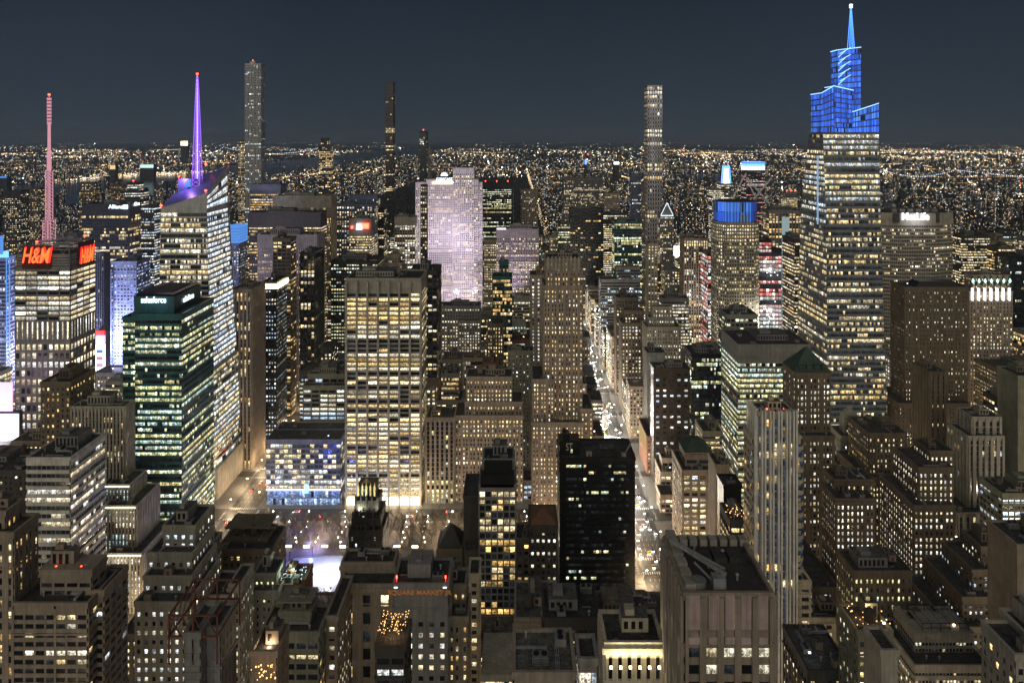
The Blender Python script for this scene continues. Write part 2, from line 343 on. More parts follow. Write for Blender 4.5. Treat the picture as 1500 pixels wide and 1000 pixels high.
def prism(acc, bot, top, st, rng, relief=True, solid_sides=(), m=0, roof=None, parapet=1.1, blank_back=True):
    n = len(bot)
    for i in range(n):
        j = (i + 1) % n
        c_ = [bot[i], bot[j], top[j], top[i]]
        d = np.array(bot[j]) - np.array(bot[i]); back = d[0] < -abs(d[1]) * 1.2
        facade(acc, c_, st[i] if isinstance(st, list) else st, rng, relief, solid=(back and blank_back) or i in solid_sides, m=m)
def finish(rt, acc, wallmat, extra=(), kindname='window', litrows=None):
    loc = np.array(rt.location)
    if acc.w:
        q = np.concatenate(acc.w) - loc; link('wall', quad_mesh('wall', q, [W[wallmat]] + list(extra), np.concatenate(acc.m)), rt)
    if acc.q:
        q = np.concatenate(acc.q) - loc; o = link(kindname, quad_mesh('window', q, [WM], lit=np.concatenate(acc.l), uv=True), rt); o['kind'] = 'stuff'
def roof_poly(rt, pts, z, m='roofdark'):
    q = []; loc = rt.location; c0 = np.mean(np.array([p[:2] for p in pts]), axis=0)
    for i in range(len(pts)):
        j = (i + 1) % len(pts)
        q.append([(pts[i][0], pts[i][1], z), (pts[j][0], pts[j][1], z), (c0[0], c0[1], z), (c0[0], c0[1], z)])
    q = np.array(q) - np.array(loc); return link('roof', quad_mesh('roof', q, [W[m]]), rt)
def building(name, label, cat, lm, x0, x1, yt, Y, D, st, wall='tan', tiers=(), vb=None, n=5, tank=False, relief=None, roof='roofdark', big=True, lamps=.35, parapet=1.1, group=None, seed=None, cornice=False, tw=None, beacon=0, pent=None, ind=0):
    """main block measured on the photograph at distance Y; tiers are further blocks (same tuple) of the same building"""
    if Y < 620 and not st.get('blank') and st.get('p', .3) > .02:
        st = dict(st); st['p'] = min(.9, st.get('p', .3) * 1.25 + .06)
    elif 620 <= Y < 1350 and not st.get('blank') and st.get('p', .3) > .02:
        st = dict(st); st['p'] = min(.9, st.get('p', .3) * 1.2 + .03)
    NB[0] += 1; rng = np.random.default_rng(seed if seed is not None else 100 + NB[0])
    blocks = [(x0, x1, yt, Y, D)] + list(tiers)
    B = [(PX(a, yy), PX(b, yy), yy, yy + d, PZ(t, yy)) for a, b, t, yy, d in blocks]
    X0, X1, Y0, Y1, H = B[0]
    rt = root(name, label, cat, ((X0 + X1) / 2, (Y0 + Y1) / 2, 0), group)
    acc = Acc(); lo = np.array(rt.location)
    for i, (a, b, f, g, h) in enumerate(B):
        z0 = 0.0
        for (a2, b2, f2, g2, h2) in B:
            if h2 < h and a2 <= a + .01 and b2 >= b - .01 and f2 < f and g2 > g - .5: z0 = max(z0, h2 - .5)
        bot = [(a, f, z0), (b, f, z0), (b, g, z0), (a, g, z0)]; top = [(p[0], p[1], h) for p in bot]
        r_ = relief if relief is not None else f < 1150
        s_ = st if i == 0 or tw is None else tw
        prism(acc, bot, top, s_, rng, r_)
        t = .45; pz = parapet
        for bx in (boxq(a - .5, b + .5, f - .5, f + t, h - .9, h + pz, True), boxq(a - .5, b + .5, g - t, g + .3, h - .9, h + pz), boxq(a - .5, a + t, f + t, g - t, h - .9, h + pz), boxq(b - t, b + .5, f + t, g - t, h - .9, h + pz)):
            acc.wall(bx)
        if f < 620 and h > 25 and not s_.get('blank'):
            for fr in ((.93, .12, .45), (.1, .5, .3)):
                zc_ = z0 + (h - z0) * fr[0] if fr[0] > .5 else z0 + 9; acc.wall(boxq(a - .62, b + .62, f - .62, g + .5, zc_, zc_ + .55, True))
        if cornice: acc.wall(boxq(a - 1.1, b + 1.1, f - 1.1, f - .5, h - 2.2, h - .4, True))
        roof_poly(rt, [(a + t, f + t), (b - t, f + t), (b - t, g - t), (a + t, g - t)], h + .12, roof)
        LM.append(((blocks[i][0] + blocks[i][1]) / 2, blocks[i][2], lm)) if (i == 0 and lm) else None
        basepy = VY + HC * F / f
        FOOT.append((a, b, f, g, blocks[i][0], blocks[i][1], vb if vb else blocks[i][2] + .6 * (min(basepy, 1000) - blocks[i][2])))
    k = max(range(len(B)), key=lambda i: B[i][4]); a, b, f, g, h = B[k]
    finish(rt, acc, wall)
    equip(rt, a - lo[0], b - lo[0], f - lo[1], g - lo[1], h + .12, rng, n=(n + 7 if (Y < 560 and n) else n) if Y < 1100 else min(n, 2), tank=tank, style_w=pent or ('grey' if wall in ('black', 'teal', 'dark', 'bronze') else wall), big=big, lamps=lamps if Y < 1100 else 0)
    for i in range(beacon):
        bo = link('beacon', BEAC, rt, ((a + (b - a) * (i + .5) / beacon) - lo[0], f + 1.5 - lo[1], h + 1)); k_ = max(.3, min(1.3, f / 800)); bo.scale = (k_, k_, k_)
    if len(B) > 1:
        for i, (a, b, f, g, h) in enumerate(B):
            if i != k and (g - f) > 14 and Y < 800: equip(rt, a - lo[0], b - lo[0], f - lo[1], f + min(8, g - f) - lo[1], h + .12, rng, n=2, big=False, lamps=.2)
    rt['_top'] = float(B[k][4]); return rt
def text(parent, s, x, y, z, size, m, rotz=0, name='sign_lettering', ext=.15, shear=0, sx=1, align='CENTER'):
    cu = bpy.data.curves.new(name, 'FONT'); cu.body = s; cu.size = size; cu.extrude = ext; cu.align_x = align; cu.align_y = 'BOTTOM'; cu.shear = shear; cu.offset = size * .004
    tmp = bpy.data.objects.new('tmp', cu); me = bpy.data.meshes.new_from_object(tmp); bpy.data.objects.remove(tmp); bpy.data.curves.remove(cu); me.name = name; me.materials.clear(); me.materials.append(m)
    o = bpy.data.objects.new(name, me); COL.objects.link(o)
    lo = parent.location if parent else (0, 0, 0); o.parent = parent
    o.location = (x - lo[0], y - lo[1], z - lo[2]); o.rotation_euler = (R(90), 0, rotz); o.scale.x = sx
    return o
def part(parent, name, q, m, midx=None, kind=None):
    q = np.array(q, float).reshape(-1, 4, 3) - np.array(parent.location)
    o = link(name, quad_mesh(name, q, m if isinstance(m, list) else [m], midx), parent)
    if kind: o['kind'] = kind
    return o
def lamp(name, kind, loc, energy, col, size=1.0, rot=None, spot=None, parent=None):
    l = bpy.data.lights.new(name, kind); o = bpy.data.objects.new(name, l); COL.objects.link(o); o.location = loc
    l.energy = energy; l.color = col
    if kind == 'AREA': l.size = size
    else: l.shadow_soft_size = size
    if kind == 'SPOT': l.spot_size = spot or R(90); l.spot_blend = .8
    if rot: o.rotation_euler = rot
    return o
def aim(o, target):
    d = Vector(target) - o.location; o.rotation_euler = d.to_track_quat('-Z', 'Y').to_euler()
# ------------------------------------------------------------------ buildings measured from the photograph
Bd = building
def st_Y(n): return 15 + 75 * (n - 34)
# --- foreground, left
Bd('office_block', 'tan block with pale roof edge at the left border behind the apartment tower', 'building', 'the tan block at the left border', -60, 20, 783, 262, 13, sty('pair', p=.12, tone='amber', wh=.6), 'tan', tiers=[(-60, 8, 752, 266, 9)], n=3)
Bd('apartment_tower', 'beige apartment tower with a red-lit roof in the bottom left corner', 'building', 'the red-lit apartment tower', 20, 128, 886, 262, 20, sty('wide', fh=3.0, bw=3.4, ww=.78, wh=.55, p=.12, pd=.5, every=4, tone='warm', run=1, full=.02, dkf=.1), 'tan', tiers=[(60, 134, 840, 268, 9), (128, 152, 868, 268, 16)], n=4, beacon=2, tw=sty('wide', fh=3.2, p=.05, full=0))
Bd('office_block', 'grey banded block with pale window strips receding on its side, below the ribbed tower', 'building', 'the pale banded block', 40, 103, 672, 440, 37, sty('band', fh=4.6, bw=2.6, ww=.94, wh=.56, p=.2, full=.2, sd=.9, run=5, tone='white', every=3, pd=.3), 'white', n=6, pent='grey', vb=840)
Bd('ribbed_tower', 'slim ribbed stone tower stepping down to brightly floodlit lower floors', 'building', 'the ribbed stone tower', 105, 182, 597, 516, 13, sty('fin', bw=2.3, ww=.45, wh=.8, p=.08, pd=1.0, tone='warm', full=.07), 'lime', tiers=[(150, 190, 711, 506, 22), (154, 199, 742, 497, 32), (156, 207, 812, 488, 42)], tw=sty('fin', bw=2.3, ww=.45, wh=.75, p=.5, pd=1.0, tone='ribbed', full=.45, dkf=.05), n=2, vb=905)
Bd('brick_tower', 'plain brown brick tower with few amber windows in front of the red-sign tower', 'building', 'the plain brown brick tower', 60, 103, 561, 540, 30, sty('punch', p=.22, bw=3.6, ww=.4, tone='amber'), 'brown', tiers=[(100, 146, 590, 548, 24)], n=4, tank=True)
Bd('office_block', 'dark low block on the left border beneath the bright billboards', 'building', 'the dark low block', -60, 42, 690, 520, 36, sty('punch', p=.06), 'dark', n=6, tank=True)
Bd('stepped_office', 'grey brick office stepping up to a square top, beside the floodlit ribbed tower base', 'building', 'the stepped grey brick office', 198, 276, 884, 330, 34, sty('punch', fh=3.9, bw=3.5, ww=.42, wh=.48, p=.5, tone='cool', full=.12, dkf=.15), 'lime', tiers=[(211, 280, 846, 338, 28), (216, 282, 812, 345, 24), (240, 286, 772, 352, 20)], n=4, tank=True, vb=1000)
Bd('loft_building', 'narrow pale-walled block under a rusty roof frame', 'building', 'the rusty roof frame', 271, 293, 930, 222, 14, sty('punch', p=.05, blank_rows=[(0, .99)]), 'grey', tiers=[(293, 323, 922, 226, 12)], n=3, big=False)
Bd('loft_building', 'ornate tan block with a row of white-lit windows, right of the stepped grey office', 'building', 'the ornate tan block', 300, 336, 874, 352, 20, sty('pair', p=.35, tone='white'), 'lime', tiers=[(336, 352, 858, 355, 17)], n=4, cornice=True)
Bd('loft_building', 'dark block with chimneys and roof plant overlooking the avenue and park corner', 'building', 'the dark block with chimneys', 318, 398, 806, 438, 26, sty('punch', p=.12, tone='amber'), 'brown', tiers=[(332, 392, 790, 446, 16)], n=8, tank=True)
Bd('loft_building', 'olive-lit narrow office with ground-floor glow in front of the dark chimneyed block', 'building', 'the olive narrow office', 366, 407, 868, 385, 20, sty('pair', p=.35, tone='green'), 'lime', tiers=[(372, 404, 842, 392, 15)], n=3)
Bd('loft_building', 'brick block whose hollow roof is lit pale green beside the ice rink', 'building', 'the green-lit roof block', 407, 443, 858, 392, 19, sty('punch', p=.25, tone='amber'), 'brick', n=2, vb=900, lamps=1)
Bd('office_block', 'olive block with a wide blank penthouse and four amber windows below the rink', 'building', 'the blank penthouse block', 382, 467, 928, 296, 17, sty('wide', p=.14, tone='amber'), 'olive', tiers=[(410, 455, 898, 302, 9)], n=5)
Bd('loft_building', 'tan building with golden string lights on its terrace near the bottom edge', 'building', 'the golden terrace block', 368, 405, 957, 236, 12, sty('punch', p=.1, blank_rows=[(.2, 1)]), 'tan', n=4)
Bd('corner_building', 'narrow curved-roof building with bright side windows left of the ornate arcade', 'building', 'the curved-roof building', 478, 494, 905, 305, 28, sty('punch', p=.5, tone='white'), 'tan', n=2, big=False)
Bd('ornate_block', 'ornate stone block with arched top-floor windows and a white-lit roof terrace', 'building', 'the ornate arcade block', 498, 577, 858, 330, 10, sty('pier', fh=7.5, bw=6.6, ww=.42, wh=.62, p=.35, tone='warm', pd=.8, run=1), 'tan', tiers=[(501, 577, 826, 341, 11)], n=3, big=False, cornice=True, vb=960, lamps=1)
Bd('hotel_block', 'plain grey block with an orange painted sign and few round-lit windows', 'building', 'the orange-lettered grey block', 577, 656, 857, 300, 18, sty('punch', fh=4.2, bw=4.2, ww=.42, wh=.44, p=.4, tone='white', top=13), 'grey', n=4, pent='grey', seed=5)
Bd('loft_building', 'glassy narrow block carrying a golden lit rooftop trellis', 'building', 'the golden trellis block', 551, 593, 948, 246, 13, sty('wide', fh=3.6, p=.12), 'dark', n=0, big=False)
Bd('loft_building', 'tan brick building with yellow lower windows beside the plain grey block', 'building', 'the tan yellow-windowed building', 656, 685, 906, 312, 16, sty('pair', p=.4, tone='amber', lit_floors=[2, 3]), 'tan', tiers=[(655, 682, 858, 322, 12)], n=3, tank=True)
Bd('loft_building', 'slender white-lit front squeezed between dark walls below the gridded tower', 'building', 'the slender white-lit front', 687, 702, 843, 362, 14, sty('punch', p=.2), 'cream', n=1, big=False)
Bd('gridded_tower', 'slim office tower with pale vertical grid and a black mechanical crown', 'building', 'the slim gridded tower', 702, 755, 712, 430, 24, sty('wide', fh=3.9, bw=3.3, ww=.8, wh=.72, p=.28, pd=.5, sd=.12, tone='amber', every=1), 'grey', tiers=[(708, 752, 674, 436, 16)], tw=sty('pier', p=0, full=0, ww=.7, blank_rows=[(.55, 1)]), n=2, vb=870)
Bd('office_block', 'tall windowless dark slab left of the slim gridded tower', 'building', 'the windowless dark slab', 679, 702, 728, 462, 30, sty('punch', blank=1), 'dark', n=0, big=False, tiers=[(681, 703, 808, 450, 10)])
Bd('gabled_building', 'dark building under a steep peaked roof at the park edge', 'building', 'the steep peaked roof', 641, 677, 806, 470, 22, sty('punch', p=.05, tone='amber'), 'brown', n=0, big=False)
Bd('loft_building', 'tan building with arched amber windows right of the slim gridded tower', 'building', 'the arched amber building', 756, 776, 790, 500, 20, sty('big', p=.3, tone='amber'), 'tan', n=2, tank=True)
Bd('gabled_building', 'grey building with a dark pyramid roof left of the black glass tower', 'building', 'the dark pyramid roof', 776, 816, 772, 452, 26, sty('punch', p=.16, tone='white'), 'dark', n=0, big=False, vb=880)
Bd('black_glass_tower', 'wide black glass office tower beside the avenue with a flat marked roof', 'building', 'the black glass tower', 820, 930, 672, 480, 30, sty('glass', fh=4.1, p=.14, full=.08, dkf=.35, tone='green', run=6, em=4, ww=.99, wh=.42, pd=0, sd=.2), 'black', tiers=[(820, 848, 648, 486, 12)], n=7, vb=895, pent='black')
Bd('office_block', 'low dark block with two lit windows in front of the black glass tower', 'building', 'the low dark block', 797, 878, 908, 280, 20, sty('wide', p=.2, tone='green'), 'dark', n=9, vb=930)
Bd('floodlit_building', 'cream building with a floodlit colonnade of tall windows under a dark roof', 'building', 'the floodlit colonnade', 887, 970, 944, 226, 15, sty('pier', fh=9.0, bw=2.6, ww=.42, wh=.7, pd=.8, p=.12, full=0, run=1), 'cream', n=5, cornice=True, vb=1000, big=True)
Bd('loft_building', 'flat-roofed block with a warm lit front at the bottom edge', 'building', 'the flat grey roof block', 753, 842, 988, 206, 18, sty('wide', p=.8, tone='amber', full=.5), 'tan', n=3, big=False, roof='roofgrey')
Bd('loft_building', 'glass-fronted annex glowing pale blue beside the floodlit colonnade', 'building', 'the pale blue annex', 848, 874, 968, 212, 10, sty('glass', p=.9, full=.9, tone='cool'), 'grey', n=1, big=False)
# --- foreground tower with louvred crown
Bd('louvred_tower', 'large brown stone tower with ribbed pink louvre panels around its open roof', 'building', 'the louvred foreground tower', 1003, 1131, 872, 200, 28, sty('wide', fh=4.3, bw=4.5, ww=.62, wh=.56, pd=1.1, sd=.3, p=.4, tone='white', run=1, top=12.5), 'tan', n=0, big=False, vb=1000, seed=3)
# --- slim fin tower
Bd('finned_tower', 'slim tower with white stone fins and blue glass bays, red lights on its roof', 'building', 'the white finned tower', 1112, 1163, 606, 385, 16, sty('wide', fh=4.0, bw=3.6, ww=.9, wh=.8, pd=.1, sd=.1, p=.08, tone='amber', run=1, tint=(.02, .035, .075)), 'cream', tiers=[(1103, 1172, 640, 389, 14), (1095, 1187, 852, 387, 20)], tw=sty('wide', fh=4.0, bw=5.5, ww=.7, wh=.6, pd=.4, sd=.9, p=.15, tone='amber'), n=2, vb=1000, beacon=2)
# --- pyramid-roofed stone tower
Bd('pyramid_roofed_tower', 'brown stone office tower with a green pyramid roof behind the white finned tower', 'building', 'the green pyramid tower', 1165, 1216, 548, 520, 24, sty('pair', fh=3.9, p=.42, tone='white', bw=3.0, g=3, gw=2.4), 'brown', tiers=[(1164, 1222, 640, 512, 40), (1176, 1228, 862, 446, 60)], n=0, big=False, vb=930)
Bd('office_block', 'brown block with one bright row of windows under the pyramid roofed tower', 'building', 'the bright-row brown block', 1178, 1236, 906, 425, 16, sty('big', p=.8, tone='white'), 'lime', n=3)
# --- right side near
Bd('mansard_building', 'dark mansard block whose top floor glows blue-white above yellow windows', 'building', 'the blue-white mansard block', 1250, 1335, 838, 385, 20, sty('pair', fh=4.2, p=.12, tone='green', lit_floors=[-1, -3]), 'brown', n=7, pent='grey', tank=True, vb=890)
Bd('office_block', 'ornate brown block with rows of white windows above the blue-white mansard', 'building', 'the ornate brown block', 1224, 1281, 732, 455, 20, sty('pair', p=.5, tone='white', full=.3), 'brown', tiers=[(1222, 1279, 704, 468, 16)], n=3, cornice=True)
Bd('office_block', 'blank rooftop block with a party terrace of coloured lights', 'building', 'the party terrace block', 1256, 1306, 926, 285, 16, sty('punch', p=.2, tone='warm'), 'olive', n=4, lamps=1, tank=True)
Bd('loft_building', 'small pale blank wall building with terrace lights beside a dark alley', 'building', 'the small pale blank wall', 1291, 1315, 955, 252, 12, sty('punch', blank=1), 'lime', n=2, big=False)
Bd('loft_building', 'long flat roofed building with a bright skylight near the bottom edge', 'building', 'the skylight building', 1184, 1246, 984, 302, 28, sty('punch', p=.1), 'dark', n=5, big=False, lamps=1, roof='roofgrey')
Bd('office_block', 'pale office block with dark ribbon windows and a dark railed roof deck', 'building', 'the railed roof deck block', 1340, 1425, 932, 360, 20, sty('band', fh=3.2, bw=1.6, ww=.66, wh=.5, p=.1, full=.12, tone='white', sd=.25, top=2), 'lime', tiers=[(1340, 1452, 976, 350, 34)], n=9, big=False, pent='dark', vb=1000)
Bd('stepped_office', 'broad brown brick block with dim small windows stepping down on its left', 'building', 'the dim brown brick block', 1437, 1487, 802, 425, 18, sty('punch', p=.2, tone='cool', fh=3.5, bw=2.8), 'brown', tiers=[(1424, 1487, 836, 419, 30), (1410, 1487, 876, 412, 40), (1394, 1487, 920, 405, 48)], n=4, tank=True, vb=960)
Bd('office_block', 'blank tan wall tower touching the right border of the view', 'building', 'the blank tan wall', 1490, 1570, 800, 318, 20, sty('punch', blank=1), 'tan', n=1)
Bd('office_block', 'grey setback block in the bottom right corner below the blank tan wall', 'building', 'the bottom right corner block', 1487, 1580, 962, 228, 16, sty('punch', p=.1), 'lime', tiers=[(1502, 1580, 930, 236, 12)], n=2)
Bd('striped_tower', 'tall grey stone tower with dark vertical window stripes and a stepped left flank', 'building', 'the striped grey tower', 1425, 1466, 612, 565, 20, sty('pier', bw=4.6, ww=.42, wh=.92, pd=1.0, sd=.05, p=.04, full=0, dkf=.6, g=0), 'lime', tiers=[(1418, 1470, 640, 560, 26), (1402, 1471, 752, 550, 44), (1384, 1472, 796, 541, 60)], n=4, vb=790)
Bd('office_tower', 'narrow tower of yellow stacked windows right of the striped grey tower', 'building', 'the narrow yellow stack', 1466, 1482, 588, 640, 24, sty('wide', p=.7, tone='warm', full=.4), 'dark', n=2)
Bd('office_tower', 'tall plain olive slab cut by the right border', 'building', 'the plain olive slab', 1491, 1560, 552, 560, 24, sty('punch', blank=1), 'olive', n=2)
Bd('office_block', 'low block with a cool-lit sign band below the plain olive slab', 'building', 'the cool sign band block', 1468, 1540, 724, 500, 24, sty('wide', p=.2, tone='cool'), 'olive', n=5, tank=True)
Bd('office_block', 'long block whose side shows diagonal rows of bright windows at the right border', 'building', 'the diagonal-rows block', 1503, 1600, 562, 720, 93, sty('pair', p=.75, tone='warm', full=.35, dkf=.08), 'brown', n=6, vb=640)
Bd('stepped_office', 'brightly lit stepped office with white windows in front of the brown block', 'building', 'the bright stepped office', 1345, 1396, 686, 482, 32, sty('pair', fh=3.9, bw=3.2, ww=.56, wh=.55, p=.85, tone='white', full=.5, dkf=.05), 'brown', tiers=[(1338, 1398, 742, 474, 44), (1362, 1396, 662, 492, 20)], n=4, vb=880)
Bd('wide_brown_block', 'massive dark brown office block under a black hipped roof', 'building', 'the massive brown block', 1325, 1418, 422, 700, 26, sty('pair', bw=3.2, ww=.42, wh=.45, p=.26, tone='white', full=.08), 'brown', tiers=[(1316, 1420, 592, 690, 46)], n=0, big=False, vb=700)
Bd('slim_stone_tower', 'slim unlit brown tower standing in front of the massive brown block', 'building', 'the slim unlit brown tower', 1362, 1385, 546, 620, 26, sty('pier', bw=4, ww=.25, wh=.6, p=.1), 'brown', n=1)
Bd('office_block', 'brown setback block with blue windows near its top left of the slim unlit tower', 'building', 'the blue-windowed setback', 1272, 1328, 636, 560, 34, sty('pair', p=.4, tone='warm', full=.1), 'brown', tiers=[(1266, 1332, 700, 552, 46)], n=5)
Bd('classical_building', 'pale classical block with a stepped stone pyramid top beside the tapered glass skyscraper', 'building', 'the stepped pyramid top', 1232, 1262, 640, 600, 22, sty('pair', p=.25, tone='cool'), 'lime', tiers=[(1226, 1266, 682, 590, 34), (1238, 1258, 616, 606, 10)], n=0, big=False)
Bd('metal_clad_block', 'flat-roofed metal office block banded with bright ceiling light strips', 'building', 'the metal banded block', 1081, 1187, 506, 600, 48, sty('band', fh=4.0, bw=1.5, wh=.55, sd=.35, p=.7, full=.35, dkf=.12, tone='green', run=5, top=13), 'grey', n=6, vb=640, roof='roofdark')
Bd('office_block', 'dark brown block with four columns of pale windows', 'building', 'the four-column dark block', 958, 1010, 541, 672, 18, sty('big', fh=4.6, bw=6.2, ww=.45, wh=.4, p=.55, tone='cool', dkf=.3), 'bronze', n=6, vb=690)
Bd('office_block', 'dark glass block with dim yellow rows between the four-column block and metal block', 'building', 'the dim yellow-row block', 1013, 1056, 520, 690, 30, sty('glass', p=.25, tone='green', full=.06, dkf=.5), 'black', n=5)
Bd('office_block', 'block with a dim green lit deck at the foot of the metal banded block', 'building', 'the green deck block', 1030, 1057, 633, 600, 26, sty('band', p=.5, tone='warm'), 'olive', n=3)
Bd('pyramid_roofed_block', 'compact tan tower with small green hipped roof and glowing window bands', 'building', 'the small green hipped roof', 1004, 1041, 664, 560, 20, sty('band', fh=7, bw=12, ww=.8, wh=.35, p=.1, sd=.3), 'tan', tiers=[(1000, 1047, 690, 551, 36)], tw=sty('wide', fh=4.1, bw=5.5, ww=.66, wh=.55, p=.75, tone='mix', full=.4), n=0, big=False, vb=760)
Bd('office_block', 'black windowless cube right of the small green hipped roof', 'building', 'the black windowless cube', 1060, 1086, 712, 442, 14, sty('punch', blank=1), 'black', n=4, big=False)
Bd('loft_building', 'tan stair-tower block behind the black windowless cube', 'building', 'the tan stair tower', 1048, 1068, 682, 485, 18, sty('punch', blank=1), 'tan', n=1)
Bd('loft_building', 'tan stepped block with an amber lamp on its terrace, left of the green hipped roof', 'building', 'the amber terrace block', 968, 990, 692, 640, 26, sty('wide', p=.6, tone='warm'), 'tan', tiers=[(970, 988, 672, 648, 12), (968, 988, 726, 618, 18)], n=2)
Bd('loft_building', 'brick block with a golden floodlit side wall facing the avenue', 'building', 'the golden side wall', 948, 958, 640, 690, 44, sty('punch', p=.1), 'brick', n=2)
Bd('loft_building', 'dark block with a rooftop bar of red-gold lights near the louvred tower', 'building', 'the rooftop bar block', 1070, 1098, 764, 412, 20, sty('wide', p=.3, tone='amber'), 'dark', n=5, lamps=1)
# --- avenue east side further up
Bd('office_block', 'brown brick tower with a pale cornice and white-lit windows right of the avenue', 'building', 'the pale-corniced brick tower', 911, 944, 474, 850, 26, sty('punch', p=.5, bw=3.4, tone='white', full=.15), 'brown', tiers=[(915, 943, 456, 858, 14)], n=2, cornice=True)
Bd('office_block', 'brown block with blue and violet roof lights beside the avenue', 'building', 'the violet roof light block', 903, 935, 437, 900, 22, sty('punch', p=.3, tone='warm'), 'brown', n=3)
Bd('gothic_tower', 'grey tower with a scalloped gothic crown right of the pale-corniced tower', 'building', 'the scalloped crown', 947, 997, 480, 800, 26, sty('pair', p=.4, tone='white', full=.2), 'lime', tiers=[(950, 988, 466, 808, 16), (956, 984, 450, 812, 10)], n=0, big=False)
Bd('office_block', 'plain grey box roofed block below the scalloped crown', 'building', 'the plain grey box', 948, 974, 518, 720, 20, sty('punch', blank=1), 'grey', n=1)
Bd('office_block', 'low block with a white light strip round its roof edge', 'building', 'the white roof-strip block', 970, 1009, 438, 930, 22, sty('band', p=.7, tone='white', full=.5), 'grey', n=2)
Bd('office_tower', 'narrow tan tower with single column windows beneath the tall white grid tower', 'building', 'the narrow tan tower', 949, 963, 357, 1000, 20, sty('punch', p=.5, tone='warm', bw=3.6), 'lime', n=1)
Bd('ribbed_block', 'tan block with dark vertical ribs left of the construction tower', 'building', 'the dark-ribbed tan block', 1002, 1037, 350, 1040, 25, sty('pier', bw=3.3, ww=.62, wh=.8, pd=.8, p=.25, full=.12, tone='warm'), 'tan', n=2)
Bd('office_block', 'grey banded low tower right of the tall setback tower', 'building', 'the grey banded low tower', 880, 938, 410, 1050, 24, sty('band', p=.3, tone='cool', full=.1), 'grey', tiers=[(904, 937, 392, 1058, 14)], n=3)
Bd('green_glass_tower', 'green glass tower with bright floors right of the dark amber-windowed slab', 'building', 'the green glass tower', 900, 940, 325, 1150, 30, sty('glass', bw=2, p=.5, tone='green', full=.14), 'teal', n=2)
Bd('dark_slab_tower', 'dark slab tower with scattered amber windows behind the setback tower', 'building', 'the dark amber slab', 835, 884, 306, 1300, 30, sty('wide', p=.1, full=.02, dkf=.3, tone='amber'), 'black', n=2)
Bd('office_tower', 'office block of solid yellow window rows right of the dark amber slab', 'building', 'the solid yellow rows', 884, 918, 313, 1380, 30, sty('band', p=.75, full=.4, tone='warm'), 'dark', n=1)
Bd('marble_tower', 'broad white marble tower with vertical stripes near the park', 'building', 'the white marble tower', 826, 883, 261, 1890, 40, sty('fin', bw=3, p=.3, full=.15, tone='warm', pd=.5), 'grey', tiers=[(840, 883, 262, 1884, 6)], n=0, big=False, relief=True)
Bd('hotel_tower', 'tan hotel block with a bright lamp on its shoulder right of the marble tower', 'building', 'the bright-shoulder hotel', 886, 908, 284, 1760, 30, sty('punch', p=.25), 'tan', n=0, big=False)
Bd('office_tower', 'slim blue-grey tower left of the tall white grid tower', 'building', 'the slim blue-grey tower', 924, 939, 256, 1760, 24, sty('fin', bw=2.5, p=.1, tone='cool'), 'blue', n=0, big=False)
Bd('office_tower', 'thin tan tower touching the tall white grid tower', 'building', 'the thin tan tower', 941, 948, 270, 1730, 16, sty('pier', p=.1, tone='amber'), 'tan', n=0, big=False)
Bd('office_tower', 'narrow dark tower with white band floors left of the dark amber slab', 'building', 'the white band floors', 817, 835, 326, 1250, 22, sty('band', p=.2, full=.12, tone='green'), 'dark', n=1)
Bd('office_tower', 'tower with a lit triangular gable right of the tall white grid tower', 'building', 'the lit triangular gable', 967, 987, 316, 1500, 26, sty('pier', p=.4, tone='warm'), 'grey', n=0, big=False)
Bd('office_tower', 'round-shouldered tower with white band floors left of the blue lantern', 'building', 'the round-shouldered tower', 1043, 1060, 277, 1500, 28, sty('band', p=.7, full=.4, tone='white'), 'grey', n=0, big=False)
Bd('office_tower', 'dark tower topped by a bright white and blue band', 'building', 'the white-and-blue topped tower', 1093, 1120, 239, 1980, 40, sty('band', p=.12, tone='red'), 'dark', n=0, big=False)
Bd('apartment_tower', 'red-beacon tower with yellow upper windows left of the tapered skyscraper', 'building', 'the red-beacon tower', 1150, 1168, 282, 1500, 24, sty('fin', p=.35, tone='warm', lit_floors=[-4, -5, -6, -7]), 'grey', n=0, big=False, beacon=3)
Bd('office_block', 'wide flat-topped tower with a row of tall dark slots under its roof', 'building', 'the slotted flat-top tower', 1126, 1190, 309, 1180, 36, sty('pier', bw=5, ww=.6, wh=.7, p=.5, tone='amber', top=4), 'grey', n=2)
Bd('construction_tower', 'unfinished tower with white work lights and red netting behind the blue-crowned octagon', 'building', 'the red-netted construction tower', 1037, 1158, 372, 1000, 62, sty('wide', fh=5.2, bw=4, ww=.9, wh=.72, p=.9, full=.7, dkf=.08, tone='red', pd=.2, sd=.4, br=1.0), 'black', n=2, vb=500, tiers=[(1050, 1130, 352, 1015, 30)])
Bd('office_block', 'dark block with diagonal yellow rows between construction tower and tapered skyscraper', 'building', 'the diagonal yellow rows', 1164, 1185, 352, 880, 40, sty('band', p=.6, tone='warm', full=.25), 'dark', n=2)
Bd('office_block', 'grey box block with a curved roof drum behind the metal banded block', 'building', 'the curved drum block', 1064, 1109, 462, 690, 26, sty('wide', p=.25, tone='green'), 'grey', n=2)
Bd('crowned_tower', 'tower with teal diamond-lit crown near the right border', 'building', 'the teal diamond crown', 1420, 1483, 428, 800, 26, sty('pair', bw=3.4, p=.4, tone='warm', full=.14), 'tan', tiers=[(1424, 1479, 404, 808, 14)], n=2)
Bd('office_tower', 'dark glass tower with a curved cluster of lit floors right of the large white sign', 'building', 'the curved lit cluster', 1408, 1450, 346, 1150, 34, sty('band', p=.5, tone='warm', full=.1), 'dark', n=1)
Bd('office_tower', 'tiered round tower with lit rings near the right border', 'building', 'the lit ring tower', 1462, 1486, 362, 1050, 24, sty('band', p=.5, tone='amber'), 'brown', n=1)
